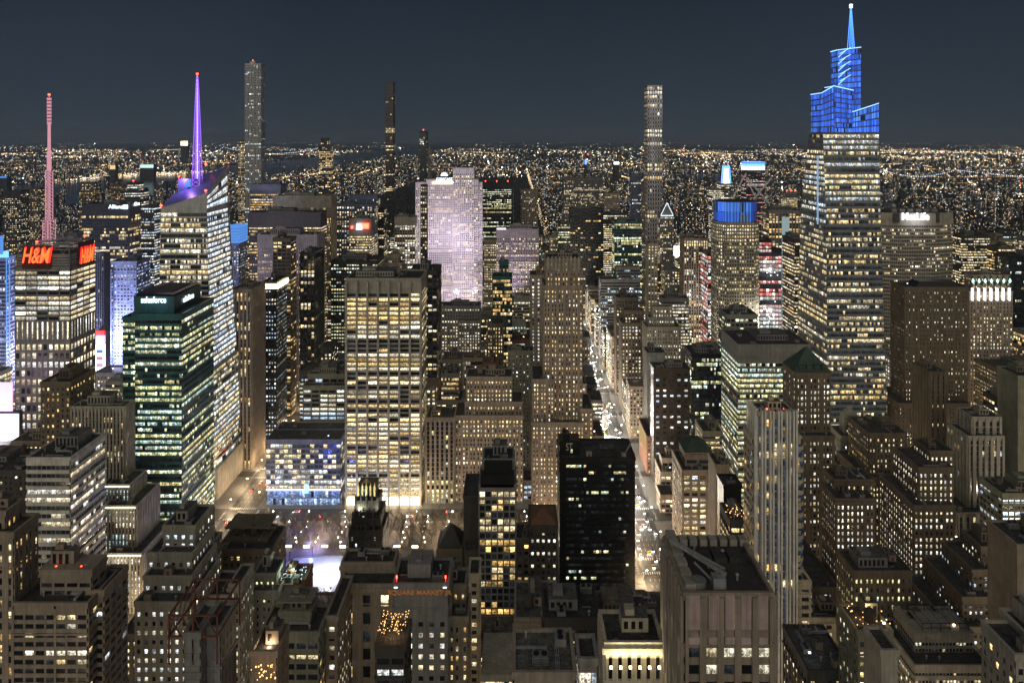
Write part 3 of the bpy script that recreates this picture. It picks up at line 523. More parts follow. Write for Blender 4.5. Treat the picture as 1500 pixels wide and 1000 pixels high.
Bd('office_block', 'black windowless block on the right border above the diagonal rows', 'building', 'the black border block', 1478, 1560, 376, 980, 30, sty('glass', p=.04, full=0), 'black', n=1)
# --- centre
Bd('travertine_office', 'broad pale travertine office slab with wide lit window frames facing the park', 'building', 'the travertine slab', 507, 616, 409, 631, 40, sty('frame', top=11, tone='warm', p=.72, full=.36, pd=.4, sd=.4), 'lime', n=5, vb=745, seed=21, roof='roofdark')
Bd('glass_office', 'low reflective glass office with a blue-lit base at the park corner', 'building', 'the blue-based glass office', 390, 499, 645, 631, 22, sty('glass', fh=4.1, bw=3.6, ww=.92, wh=.66, p=.42, tone='mix', tint=(.03, .036, .055), full=.1, run=1, lit_floors=[3, 13], sd=.1), 'blue', n=1, big=False, vb=745)
Bd('office_block', 'low block with a roof hedge and strings of bulbs behind the glass corner office', 'building', 'the bulb-strung roof', 404, 504, 630, 672, 18, sty('punch', p=.3, top=6), 'lime', n=3, big=False)
Bd('office_block', 'olive office block with wide window bands and a blank penthouse, left of the travertine slab', 'building', 'the olive banded office', 444, 505, 566, 700, 22, sty('wide', bw=7, ww=.86, wh=.55, p=.5, tone='cool', sd=.4, full=.15), 'olive', tiers=[(451, 505, 549, 710, 12)], n=3)
Bd('pier_tower', 'tan ribbed tower with tall dark window shafts beside the avenue', 'building', 'the tan ribbed tower', 340, 368, 425, 700, 37, sty('pier', bw=3.5, ww=.45, wh=.9, pd=1.1, sd=.05, p=.12, tone='amber'), 'tan', n=5, vb=680)
Bd('glass_office', 'dark glass tower with a glowing white roof rim right of the tan ribbed tower', 'building', 'the glowing white rim', 385, 405, 414, 745, 33, sty('wide', bw=2.7, ww=.5, wh=.45, p=.5, tone='cool', full=.1), 'black', n=7, vb=600, lamps=1)
Bd('office_tower', 'brown tower with two big yellow top windows behind the glowing rim', 'building', 'the brown yellow-topped tower', 400, 426, 350, 830, 20, sty('wide', p=.25, tone='amber', bw=5), 'brown', n=4, vb=560)
Bd('office_tower', 'dark pinstriped tower with a white centre line', 'building', 'the dark pinstriped tower', 440, 461, 371, 815, 38, sty('fin', bw=4, ww=.7, p=.2, tone='warm', pd=.7), 'black', n=3, vb=540)
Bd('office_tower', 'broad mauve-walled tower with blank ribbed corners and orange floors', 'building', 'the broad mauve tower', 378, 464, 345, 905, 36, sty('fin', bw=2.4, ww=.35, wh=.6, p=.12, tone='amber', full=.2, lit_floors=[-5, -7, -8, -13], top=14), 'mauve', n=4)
Bd('office_tower', 'wide dark slab with a ribbed blank top and amber floors', 'building', 'the wide dark slab', 365, 470, 312, 1000, 30, sty('band', p=.4, tone='amber', full=.2, top=18), 'dark', n=4)
Bd('office_tower', 'tallest wide grey slab behind the dark slab with dishes on its roof', 'building', 'the wide grey slab', 400, 485, 288, 1110, 34, sty('fin', p=.15, tone='amber', full=.12, top=16), 'lime', n=4)
Bd('office_tower', 'mauve-topped tower left of the wide grey slab', 'building', 'the mauve-topped tower', 366, 411, 271, 1230, 30, sty('band', p=.5, tone='amber', full=.2, top=14), 'blue', n=1)
Bd('office_tower', 'blue-grey slab with an open colonnade top right of the wide grey slab', 'building', 'the colonnade-topped slab', 493, 549, 300, 1250, 30, sty('pier', bw=4, p=.35, tone='warm', full=.15, top=3), 'blue', n=1)
Bd('office_tower', 'grey block carrying a red and white illuminated sign', 'building', 'the red and white sign block', 512, 544, 321, 1120, 24, sty('band', p=.5, tone='warm', top=24), 'grey', n=1)
Bd('office_tower', 'navy ribbed tower behind the colonnade-topped slab', 'building', 'the navy ribbed tower', 510, 553, 286, 1500, 30, sty('fin', p=.12, tone='warm', top=8), 'blue', n=0, big=False)
Bd('office_tower', 'narrow black tower with pale windows left of the dark needle tower', 'building', 'the narrow black tower', 549, 562, 306, 1400, 40, sty('wide', p=.3, tone='warm'), 'black', n=0, big=False)
Bd('office_tower', 'pale ribbed block left of the purple floodlit skyscraper', 'building', 'the pale ribbed block', 578, 608, 319, 1230, 30, sty('pier', bw=4, ww=.7, p=.5, tone='white', full=.15, top=12), 'lime', n=1)
Bd('office_block', 'black block with yellow window rows and floodlit roof plant', 'building', 'the black yellow-rowed block', 485, 553, 383, 900, 44, sty('wide', bw=3, ww=.7, wh=.4, p=.5, tone='green', full=.15), 'black', n=6, pent='grey')
Bd('art_deco_tower', 'small tan setback tower right of the black yellow-rowed block', 'building', 'the small tan setback tower', 564, 589, 386, 950, 22, sty('pair', p=.3, tone='white'), 'tan', tiers=[(568, 585, 374, 955, 14)], n=1)
Bd('office_block', 'tower with sparkling roof crown lights right behind the travertine slab', 'building', 'the sparkling roof crown', 600, 640, 398, 740, 40, sty('wide', p=.3, tone='warm'), 'dark', n=6, lamps=1)
Bd('office_block', 'grey stone block with white windows below the purple floodlit skyscraper', 'building', 'the white-windowed grey block', 643, 703, 449, 960, 26, sty('punch', p=.55, tone='white', full=.25), 'grey', tiers=[(672, 703, 470, 950, 10)], n=4)
Bd('office_tower', 'thin tan tower of steady warm windows right of the purple skyscraper', 'building', 'the thin warm-windowed tower', 709, 727, 352, 1200, 26, sty('punch', p=.6, tone='warm', full=.3), 'tan', n=0, big=False)
Bd('glass_office', 'green glass tower stepping to a small crown in front of the purple striped tower', 'building', 'the small green crown', 722, 750, 406, 850, 26, sty('glass', bw=2.2, p=.35, tone='amber', full=.05), 'teal', tiers=[(731, 745, 384, 856, 12)], n=1, vb=470)
Bd('office_tower', 'tan slab with one column of white windows left of the tall setback tower', 'building', 'the white-column slab', 777, 801, 404, 790, 28, sty('punch', bw=6, ww=.3, p=.85, tone='cool', full=.8), 'tan', n=1)
Bd('office_tower', 'black office tower with a pale frame and bright yellow floors behind the purple striped tower', 'building', 'the pale-framed black tower', 703, 752, 268, 1500, 36, sty('band', p=.4, full=.25, tone='green', em=4, top=12), 'black', n=0, big=False, beacon=3)
Bd('office_tower', 'tan gridded tower right of the pale-framed black tower', 'building', 'the tan gridded tower', 763, 788, 279, 1600, 28, sty('punch', p=.25, tone='warm'), 'tan', n=0, big=False)
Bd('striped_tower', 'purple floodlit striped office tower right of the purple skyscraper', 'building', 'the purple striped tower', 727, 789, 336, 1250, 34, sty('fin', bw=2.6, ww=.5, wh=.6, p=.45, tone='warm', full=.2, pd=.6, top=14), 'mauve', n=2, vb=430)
Bd('setback_tower', 'tall brown setback tower full of yellow windows beside the bright avenue', 'building', 'the tall setback tower', 800, 850, 380, 640, 30, sty('pair', fh=3.7, bw=3.0, ww=.5, wh=.52, p=.55, tone='warm', g=2, gw=1.9, full=.2, dkf=.12), 'tan', tiers=[(796, 853, 420, 637, 36), (780, 812, 557, 633, 40), (779, 856, 620, 629, 44), (850, 868, 600, 634, 38), (864, 884, 640, 636, 36)], n=1, vb=700, seed=8)
Bd('blank_slab', 'pale olive slab with a blank wall strip behind the wide tan office', 'building', 'the pale olive slab', 744, 781, 515, 705, 18, sty('punch', bw=3.2, ww=.3, wh=.35, p=.15, tone='cool'), 'olive', n=3, vb=600)
Bd('wide_tan_office', 'wide tan setback office of paired lit windows facing the park', 'building', 'the wide tan office', 666, 766, 610, 637, 34, sty('pair', fh=3.8, bw=2.9, p=.45, tone='warm', full=.15), 'tan', tiers=[(683, 750, 553, 645, 24), (681, 765, 590, 641, 28)], n=3, vb=735)
Bd('pilastered_office', 'mauve-brown office with tall pilasters left of the wide tan office', 'building', 'the pilastered office', 624, 665, 613, 635, 26, sty('pier', bw=3.8, ww=.5, wh=.85, pd=.9, p=.08, tone='green', lit_floors=[4, 1, 2]), 'tan', n=3, vb=735)
Bd('office_block', 'low bright-fronted block between the wide tan office and the setback tower', 'building', 'the low bright-fronted block', 767, 779, 705, 640, 20, sty('wide', p=.5, tone='cool'), 'grey', n=0, big=False)
# --- left, further back
Bd('billboard_tower', 'blue-edged glass tower on the left border by the bright square', 'building', 'the blue-edged tower', -60, 9, 378, 800, 14, sty('glass', p=.15, tone='blue', full=.03), 'blue', n=1)
Bd('hotel_tower', 'blue-violet hotel tower glowing between the red-sign tower and the dark teal tower', 'building', 'the blue-violet hotel', 162, 200, 384, 860, 32, sty('punch', bw=3.4, ww=.62, wh=.5, p=.55, tone='blue', full=.2), 'blue', tiers=[(150, 163, 396, 856, 26)], n=2)
Bd('slab_tower', 'blank violet-tinted slab with pink signs down its side', 'building', 'the violet slab with pink signs', 141, 152, 372, 800, 12, sty('fin', p=.03), 'blue', n=0, big=False)
Bd('office_tower', 'dark glass office tower with two white roof signs and rounded corner', 'building', 'the dark tower with two white signs', 120, 190, 300, 1000, 30, sty('glass', p=.3, tone='warm', full=.1, top=14, bw=2.4), 'black', n=1, vb=372)
Bd('office_tower', 'tower with a stepped white-lit top behind the dark tower with two white signs', 'building', 'the stepped white-lit top', 183, 206, 280, 1300, 28, sty('band', p=.75, full=.5, tone='white'), 'dark', tiers=[(186, 203, 268, 1306, 16)], n=0, big=False, beacon=1)
Bd('apartment_tower', 'brown riverside apartment tower right of the pink mast', 'building', 'the brown riverside tower', 116, 137, 268, 1700, 24, sty('punch', p=.4), 'brown', n=0, big=False)
Bd('apartment_tower', 'riverside apartment tower with orange windows left of the white-lit top', 'building', 'the orange-windowed riverside tower', 160, 178, 272, 1750, 22, sty('punch', p=.35, tone='amber'), 'brown', n=0, big=False)
Bd('apartment_tower', 'tall dim apartment tower left of the pink mast', 'building', 'the tall dim apartment tower', 40, 58, 276, 1600, 24, sty('punch', p=.35), 'brown', n=0, big=False)
Bd('apartment_tower', 'square dim apartment tower at the left border', 'building', 'the square dim apartment tower', 4, 30, 280, 1500, 26, sty('punch', p=.45, tone='warm'), 'dark', n=0, big=False)
Bd('office_tower', 'mid-rise with blue-lit screens behind the dark tower with two white signs', 'building', 'the small blue screens', 206, 226, 302, 1150, 26, sty('band', p=.5, tone='cool'), 'dark', n=0, big=False)
Bd('office_tower', 'slim blue-grey tower under a glowing cyan screen box', 'building', 'the cyan screen tower', 334, 350, 357, 1000, 30, sty('punch', p=.3, tone='cool'), 'blue', n=0, big=False)
Bd('apartment_tower', 'slender tower of golden windows left of the tallest glass needle', 'building', 'the golden slender tower', 349, 359, 206, 1900, 22, sty('punch', p=.6, tone='warm', full=.3), 'brown', n=0, big=False)
Bd('glass_needle', 'tallest grey glass needle tower with faint lit stripes', 'building', 'the tallest glass needle', 359, 382, 94, 1760, 30, sty('fin', bw=3.2, ww=.6, p=.1, tone='cool', full=.02, dkf=.2), 'steel', tiers=[(366, 374, 91, 1764, 12)], n=0, big=False, relief=True, vb=250, beacon=1)
Bd('needle_tower', 'thin dark needle tower with a lit lower half', 'building', 'the thin dark needle', 565, 576, 121, 1740, 24, sty('wide', bw=3.5, p=.03, full=.0, dkf=.5, tone='warm', lit_floors=[-26, -27, -28, -36, -38, -52, -60, -61]), 'bronze', n=0, big=False, relief=True, vb=330)
Bd('needle_tower', 'short black needle tower behind the purple floodlit skyscraper', 'building', 'the short black needle', 615, 625, 193, 1560, 26, sty('glass', p=.06, full=.01), 'black', n=0, big=False, relief=True, vb=262, beacon=1)
Bd('apartment_tower', 'dark-capped tower with a glowing waist near the bridge', 'building', 'the dark-capped tower', 467, 484, 214, 2050, 30, sty('wide', p=.3, tone='amber', lit_floors=[-6, -7]), 'bronze', tiers=[(470, 481, 203, 2056, 16)], n=0, big=False)
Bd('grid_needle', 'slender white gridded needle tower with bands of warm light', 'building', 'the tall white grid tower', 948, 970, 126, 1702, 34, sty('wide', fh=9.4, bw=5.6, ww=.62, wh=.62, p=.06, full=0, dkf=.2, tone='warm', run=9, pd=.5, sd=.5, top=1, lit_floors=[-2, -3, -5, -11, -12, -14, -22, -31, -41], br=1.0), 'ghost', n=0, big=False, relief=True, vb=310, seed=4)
Bd('apartment_tower', 'tower right of the thin dark needle with dim windows', 'building', 'the dim tower by the park', 626, 631, 216, 1990, 24, sty('punch', p=.2), 'grey', n=0, big=False)
# ------------------------------------------------------------------ roofs and signs that belong to the blocks above
def find(label_part):
    for o in list(COL.objects):
        if o.parent is None and label_part in o.get('label', ''): return o
def pyramid(rt, x0, x1, y0, y1, z0, z1, m, ridge=.25, eave=.8):
    cx, cy = (x0 + x1) / 2, (y0 + y1) / 2; rx, ry = (x1 - x0) / 2 * ridge, (y1 - y0) / 2 * ridge
    a = [(x0 - eave, y0 - eave, z0), (x1 + eave, y0 - eave, z0), (x1 + eave, y1 + eave, z0), (x0 - eave, y1 + eave, z0)]
    b = [(cx - rx, cy - ry, z1), (cx + rx, cy - ry, z1), (cx + rx, cy + ry, z1), (cx - rx, cy + ry, z1)]
    q = [[a[i], a[(i + 1) % 4], b[(i + 1) % 4], b[i]] for i in range(4)] + [[b[0], b[1], b[2], b[3]], [a[3], a[2], a[1], a[0]]]
    return part(rt, 'hipped_roof', q, m)
r = find('brown stone office tower with a green pyramid'); Y = 523
pyramid(r, PX(1165, Y) - .5, PX(1216, Y) + .5, Y, Y + 22, PZ(545, Y), PZ(508, Y + 11), W['copper'], .06)
for k in range(4): part(r, 'dormer', boxq(PX(1174 + k * 11, Y) - 1.5, PX(1174 + k * 11, Y) + 1.5, Y - .2, Y + 4, PZ(545, Y), PZ(545, Y) + 4.5), W['copper'])
r = find('compact tan tower with small green'); pyramid(r, PX(1004, 472), PX(1041, 472), 471, 489, PZ(662, 471), PZ(640, 480), W['copper'], .3)
r = find('massive dark brown office'); pyramid(r, PX(1338, 706), PX(1408, 706), 704, 722, PZ(424, 704), PZ(410, 714), W['black'], .75)
r = find('dark building under a steep'); pyramid(r, PX(641, 471), PX(677, 471), 471, 491, PZ(806, 471), PZ(768, 480), W['dark'], .1)
r = find('grey building with a dark pyramid'); pyramid(r, PX(777, 453), PX(815, 453), 453, 477, PZ(770, 453), PZ(742, 465), W['brick'], .2)
r = find('pale classical block')
for k in range(4): part(r, 'step', boxq(PX(1238, 606) + k * 1.2, PX(1258, 606) - k * 1.2, 607 + k, 615 - k, PZ(616, 606) + k * 2 + 1.3, PZ(616, 606) + k * 2 + 3.3), W['lime'])
r = find('tower with a lit triangular'); a = [(PX(968, 1499), 1499, PZ(315, 1499)), (PX(986, 1499), 1499, PZ(315, 1499)), (PX(977, 1499), 1499, PZ(297, 1499))]
part(r, 'gable', [[a[0], a[1], a[2], a[2]], [(a[1][0], 1520, a[1][2]), (a[0][0], 1520, a[0][2]), (a[2][0], 1520, a[2][2]), (a[2][0], 1520, a[2][2])], [a[1], (a[1][0], 1520, a[1][2]), (a[2][0], 1520, a[2][2]), a[2]], [(a[0][0], 1520, a[0][2]), a[0], a[2], (a[2][0], 1520, a[2][2])]], W['grey'])
part(r, 'light_line', barq((a[0][0], 1498, a[0][2]), (a[2][0], 1498, a[2][2]), .22) + barq((a[1][0], 1498, a[1][2]), (a[2][0], 1498, a[2][2]), .22) + barq((a[0][0], 1498, a[0][2] - 1), (a[1][0], 1498, a[1][2] - 1), .35), E['cool'])
r = find('topped by a bright white and blue band'); part(r, 'lit_crown', boxq(PX(1093, 1978), PX(1120, 1978), 1978, 2018, PZ(239, 1980) + 1.2, PZ(239, 1980) + 3), E['blue'])
part(r, 'lit_band', boxq(PX(1092.6, 1977), PX(1120.4, 1977), 1977, 2018, PZ(249, 1980), PZ(244, 1980)), E['white']); part(r, 'lit_edge', boxq(PX(1092.6, 1976), PX(1120.4, 1976), 1976, 2019, PZ(243.5, 1980), PZ(239.6, 1980)), E['blue'])
# blue lantern tower
r = root('lantern_tower', 'grey tower with a glowing blue-white glass lantern on top', 'building', (PX(1064, 1520), 1520, 0)); acc = Acc()
x0, x1 = PX(1056, 1500), PX(1074, 1500); bot = [(x0, 1500, 0), (x1, 1500, 0), (x1, 1530, 0), (x0, 1530, 0)]; z = PZ(269, 1500)
prism(acc, bot, [(p[0], p[1], z) for p in bot], sty('band', p=.3, tone='white'), RNG, False); finish(r, acc, 'grey'); roof_poly(r, bot, z)
q = cylq(PX(1064, 1510), 1512, z, PZ(245, 1510), 6.5, 4.5, 12); part(r, 'lantern', q, E['white']); FOOT.append((x0, x1, 1500, 1530, 1056, 1074, 300)); LM.append((1065, 268, 'the blue lantern tower'))
q = []
for k in range(8): a = k * math.pi / 4; q += barq((PX(1064, 1510) + 9.5 * math.cos(a), 1512 + 9.5 * math.sin(a), z), (PX(1064, 1510) + 7 * math.cos(a), 1512 + 7 * math.sin(a), PZ(244, 1510)), .5)
q += cylq(PX(1064, 1510), 1512, PZ(247, 1510), PZ(243, 1510), 7.5, 7.5, 12); part(r, 'lantern_frame', q, E['blue'])
# small rooftop features
r = find('blue-edged glass tower'); x0, x1 = PX(-60, 799), PX(13, 799)
part(r, 'lit_parapet', boxq(x0, x1, 797.6, 798.8, PZ(377, 799), PZ(368, 799)), E['blue'])
part(r, 'light_line', boxq(PX(9, 798), PX(9, 798) + .7, 797.4, 798.4, 10, PZ(378, 799)) + boxq(PX(9, 798) + 3, PX(9, 798) + 3.9, 797.4, 798.4, 10, PZ(378, 799)), E['cyan'])
part(r, 'screen', boxq(PX(-60, 799), PX(6, 799), 797, 797.9, PZ(372, 799), PZ(345, 799)), E['cyan'])
r = find('slim blue-grey tower under a glowing'); z0, z1 = PZ(356, 999), PZ(331, 999)
part(r, 'screen_box', boxq(PX(333, 998), PX(350, 998) + .8, 998, 1028, z0, z1), E['cyan'])
q = []
for k in range(1, 6): q += boxq(PX(333, 998) - .1, PX(350, 998) + .9, 997.8, 1028.2, z0 + (z1 - z0) * k / 6 - .25, z0 + (z1 - z0) * k / 6 + .25, True)
part(r, 'screen_frame', q, W['blue'])
r = find('violet-tinted slab'); x0, x1 = PX(142, 799), PX(154, 799)
for (t, b, m) in ((484, 490, E['hm']), (491, 502, E['pscreen']), (503, 560, E['screen'])): part(r, 'billboard', boxq(x0, x1, 796.5, 799.4, PZ(b, 799), PZ(t, 799)), m)
for k in range(5): part(r, 'billboard', boxq(x0 + 1, x1 - 1, 796.2, 796.4, PZ(556 - k * 10, 799), PZ(551 - k * 10, 799)), [E['pink'], E['cyan'], E['violet']][k % 3])
r = find('grey block carrying a red'); Y = 1117; part(r, 'sign_panel', boxq(PX(530, Y), PX(540, Y), Y, Y + 1, PZ(335, Y), PZ(327, Y)), E['red']); part(r, 'sign_emblem', cylq(PX(526, Y), Y, PZ(336, Y), PZ(327.5, Y), 4.6, 3.5, 12), E['white'])
part(r, 'sign_emblem', boxq(PX(514, Y), PX(517, Y), Y, Y + 1, PZ(335, Y), PZ(331, Y)), E['red'])
r = find('tower with teal diamond'); x0, x1 = PX(1420, 798), PX(1483, 798)
for k in range(7):
    cx = x0 + (x1 - x0) * (k + .5) / 7; zc = PZ(411, 798)
    part(r, 'diamond_light', [[(cx - 2, 797, zc), (cx, 797, zc - 2.6), (cx + 2, 797, zc), (cx, 797, zc + 2.6)]], emat('teal_glow%d' % k, (.6, 1, .88), 2.0) if k == 0 else bpy.data.materials['teal_glow0'])
    part(r, 'light_fin', boxq(cx - .5, cx + .5, 796.6, 799.5, PZ(440, 798), PZ(422, 798)), E['white'])
    part(r, 'gable_fin', barq((cx - 3.2, 797.5, PZ(418, 798)), (cx, 797.5, PZ(404, 798)), .5) + barq((cx + 3.2, 797.5, PZ(418, 798)), (cx, 797.5, PZ(404, 798)), .5), W['copper'])
r = find('dark glass tower with a glowing white roof rim'); Y = 743
part(r, 'lit_rim', boxq(PX(385, Y), PX(405, Y), Y, Y + .9, PZ(423, Y), PZ(416, Y)) + boxq(PX(405, Y) + .6, PX(405, Y) + 1.3, Y + 1, Y + 34, PZ(423, Y), PZ(416, Y)), E['warm'].copy()); bpy.data.materials[-1:]
r = find('broad pale travertine'); Y = 628
part(r, 'entrance_band', boxq(PX(507, Y), PX(616, Y), Y, Y + 1.6, 1.5, 7), [E['warm']])
q = []
for k in range(8): x = PX(507 + 109 * k / 7, Y); q += boxq(x - .8, x + .8, Y - 1, Y + 1, 0, PZ(412, Y))
part(r, 'facade_column', q, W['lime'])
r = find('low reflective glass office'); Y = 629.4
acc = Acc(); facade(acc, [(PX(391, Y), Y + .5, .5), (PX(498, Y), Y + .5, .5), (PX(498, Y), Y + .5, 13), (PX(391, Y), Y + .5, 13)], sty('glass', fh=6, bw=2.4, ww=.9, wh=.85, p=1, full=1, dkf=0, tone='blue', top=.3, br=.7), np.random.default_rng(3))
lo = np.array(r.location); o = link('podium', quad_mesh('podium', np.concatenate(acc.w) - lo, [W['blue']]), r); o2 = link('podium_glass', quad_mesh('podium_glass', np.concatenate(acc.q) - lo, [WM], lit=np.concatenate(acc.l), uv=True), o); o2['kind'] = 'stuff'
part(r, 'entrance_sign', boxq(PX(446, Y), PX(452, Y), Y - 1, Y, 11, 18), E['paleblue'])
part(r, 'entrance_sign', boxq(PX(390, Y), PX(499, Y), Y - .5, Y, 13, 14), E['white'])
r = find('plain grey block with an orange'); Y = 299.2
text(r, 'SQUARE MARKET JR', PX(614.5, Y), Y, PZ(872.5, Y), 2.5, emat('sign_paint_glow', (.6, .2, .04), .35), sx=1.1)  # painted lettering made to glow faintly by itself
for x in (580, 652): link('beacon', BEAC, r, (PX(x, 300) - r.location.x, 302 - r.location.y, PZ(857, 300) + .5)).scale = (.33, .33, .8)
part(r, 'penthouse', boxq(PX(597, 305), PX(631, 305), 305, 316, PZ(857, 305), PZ(826, 305)), W['grey'])
part(r, 'light_line', boxq(PX(577, Y), PX(582, Y), Y, Y + .3, PZ(861, Y), PZ(859.8, Y)) + boxq(PX(649, Y), PX(654, Y), Y, Y + .3, PZ(861, Y), PZ(859.8, Y)), E['white'])
r = find('glassy narrow block carrying'); Y = 246; z = PZ(948, Y) + 1.3; q = []; x0, x1 = PX(552, Y), PX(592, Y)
for k in range(8): x = x0 + (x1 - x0) * k / 7; q += boxq(x - .08, x + .08, Y + .5, Y + 11, z + 3.2, z + 3.4, True) + boxq(x - .08, x + .08, Y + .5, Y + .66, z, z + 3.2)
for k in range(6): y = Y + .5 + 10.5 * k / 5; q += boxq(x0, x1, y - .08, y + .08, z + 3.42, z + 3.6, True)
part(r, 'trellis', q, W['brown'])
q = []
for k in range(90): x = rnd.uniform(x0, x1); y = Y + rnd.uniform(.3, 11); zz_ = z + rnd.uniform(2.6, 3.9); q += boxq(x - .1, x + .1, y - .1, y + .1, zz_, zz_ + .2, True)
part(r, 'string_lights', q, emat('string_glow', (1, .5, .16), 3), kind='stuff')
lamp('trellis_light', 'POINT', ((x0 + x1) / 2, Y + 5, z + 2), 500, (1, .6, .3), .5)
for lab, w1, w2, Yf, zz in (('tan building with golden string', 368, 405, 234, PZ(985, 234)), ('dark block with a rooftop bar', 1066, 1096, 401, PZ(764, 401) + 1), ('blank rooftop block with a party', 1256, 1306, 286, PZ(926, 286) + 1), ('brick block whose hollow', 409, 442, 394, PZ(858, 394) + 1)):
    r = find(lab); q = []
    for k in range(34): x = PX(rnd.uniform(w1, w2), Yf); y = Yf - .6 if 'string' in lab else Yf + rnd.uniform(.5, 12); z = zz + (rnd.uniform(-6, 3) if 'string' in lab else rnd.uniform(.5, 2.6)); s_ = rnd.uniform(.08, .17); q += boxq(x - s_, x + s_, y - s_, y + s_, z, z + 2 * s_, True)
    part(r, 'string_lights', q, bpy.data.materials['string_glow'] if 'hollow' not in lab else E['cool'], kind='stuff')
    lamp('terrace_light', 'POINT', (PX((w1 + w2) / 2, Yf), Yf + 5, zz + 5), 900 if 'hollow' not in lab else 2600, (1, .7, .4) if 'hollow' not in lab else (.65, 1, .8), .6)
r = find('slim office tower with pale vertical grid'); Y = 430
part(r, 'crown', boxq(PX(704, Y), PX(753, Y), Y - .5, Y + 24, PZ(713, Y), PZ(694, Y)), W['black']); part(r, 'crown', boxq(PX(710, Y + 6), PX(750, Y + 6), Y + 3, Y + 22, PZ(694, Y), PZ(676, Y + 3)), W['black'])
r = find('cream building with a floodlit'); Y = 225
for k in range(6):
    x = PX(894 + k * 14, Y); part(r, 'floodlight', boxq(x - .35, x + .35, Y - 2.2, Y - 1.6, PZ(972, Y), PZ(972, Y) + .6, True), E['warm'])
    o = lamp('facade_floodlight', 'SPOT', (x, Y - 2.4, PZ(972, Y) + .8), 1500, (1, .88, .55), .3, spot=R(100)); aim(o, (x, Y, PZ(950, Y)))
r = find('wide black glass office'); Y = 480
text(r, 'ST', PX(834, 484), 484.6, PZ(663, 484), 6.6, W['white'], sx=.6)
q = boxq(PX(880, 490), PX(900, 490), 492, 500, PZ(672, 480) + 1.3, PZ(672, 480) + 1.5); part(r, 'roof_hatch', q, W['roofgrey'])
q = barq((PX(915, 484), 484, PZ(672, 480) + 1.5), (PX(928, 498), 499, PZ(672, 480) + 5), .35) + boxq(PX(913, 484) - 1.2, PX(913, 484) + 1.6, 482.5, 485.5, PZ(672, 480) + .2, PZ(672, 480) + 2); part(r, 'cleaning_boom', q, W['steel'])
r = find('tall brown setback tower full')
for k in range(9):
    x = PX(803 + k * 5.6, 639); part(r, 'crown_fin', boxq(x - .7, x + .7, 638.6, 639.9, PZ(396, 640), PZ(380, 640) + 2.4), W['lime'])
r = find('brick block with a golden'); part(r, 'glow_wall_sheet', boxq(PX(948, 505) - .55, PX(948, 505) - .36, 507, 536, PZ(664, 505), PZ(641, 505)), emat('gold_wall_glow', (1, .68, .3), .45))  # floodlight on the side wall put in as a glowing sheet
# louvred foreground tower: pink ribbed panels, open roof well and crane
r = find('large brown stone tower with ribbed'); Y = 200; H = PZ(872, Y); x0, x1 = PX(1003, Y), PX(1131, Y); q = []
pw = [(1004, 1024), (1037, 1052), (1061, 1075), (1084, 1099), (1108, 1123)]
for a, b in pw:
    xa, xb = PX(a, Y), PX(b, Y); q += boxq(xa, xb, Y - 1.0, Y - .3, PZ(918, Y), H + .6, True)
    n = int((xb - xa) / .32)
    for i in range(n): q += boxq(xa + i * .32 + .08, xa + i * .32 + .22, Y - 1.14, Y - 1.0, PZ(918, Y), H + .6)
    for z_ in (PZ(940, Y), ): q += boxq(xa, xb, Y - .9, Y - .3, z_, PZ(930, Y), True)
part(r, 'louvre_panel', q, mat('pink_metal', (.5, .38, .37), .6)).__setitem__('kind', 'stuff')
q = []
for k in range(9):
    y = Y + 1.5 + k * 3.0; q += boxq(x0 - .9, x0 - .4, y - .75, y + .75, 0, H + .4)
for k in range(6): y = Y + 2 + k * 5; q += boxq(x0 + .6, x0 + 3.4, y, y + 3.2, H - 4, H + 1.8)
for k in range(8): x = x0 + 1 + k * 2.9; q += boxq(x, x + 2.1, Y + 24, Y + 27, H - 2, H + 1.9)
part(r, 'side_fin', q, W['lime'])
q = []
for k in range(3):
    q += boxq(PX(1045, Y) + k * 4.2, PX(1045, Y) + k * 4.2 + 3.4, Y + 15, Y + 20, H - 1, H + 1.6)
q += boxq(x0 + 4, x1 - 2, Y + 2, Y + 22, H - .2, H + .2); part(r, 'roof_well', q, W['dark'])
q = cylq(PX(1020, Y + 2) + 1, Y + 4.2, H, H + 1.9, 2.1, 2.1, 18); part(r, 'round_tank', q, W['grey'])
q = barq((PX(1060, Y + 6), Y + 4, H + 3.2), (PX(998, Y + 6), Y + 19, H + 4.5), .45) + barq((PX(1060, Y + 6), Y + 4.8, H + 4.3), (PX(998, Y + 6), Y + 19, H + 4.8), .18) + boxq(PX(1058, Y) - 1.6, PX(1058, Y) + 1.7, Y + 2.4, Y + 5.6, H, H + 3.0) + barq((PX(1060, Y), Y + 3, H), (PX(1030, Y), Y + 10, H + 3.2), .2) + barq((PX(1052, Y + 6), Y + 5, H + 3), (PX(1052, Y + 6), Y + 5, H + .2), .22)
for k in range(7):
    a = np.array((PX(1060, Y + 6), Y + 4.8, H + 4.3)); b = np.array((PX(998, Y + 6), Y + 19, H + 4.8)); p = a + (b - a) * (k + .5) / 7; q += boxq(p[0] - .12, p[0] + .12, p[1] - .12, p[1] + .12, p[2] - .9, p[2])
part(r, 'roof_crane', q, W['steel'])
equip(r, x0 + 4 - r.location.x, x1 - 3 - r.location.x, Y + 3 - r.location.y, Y + 24 - r.location.y, H + .25, np.random.default_rng(5), n=7, big=False, lamps=0)
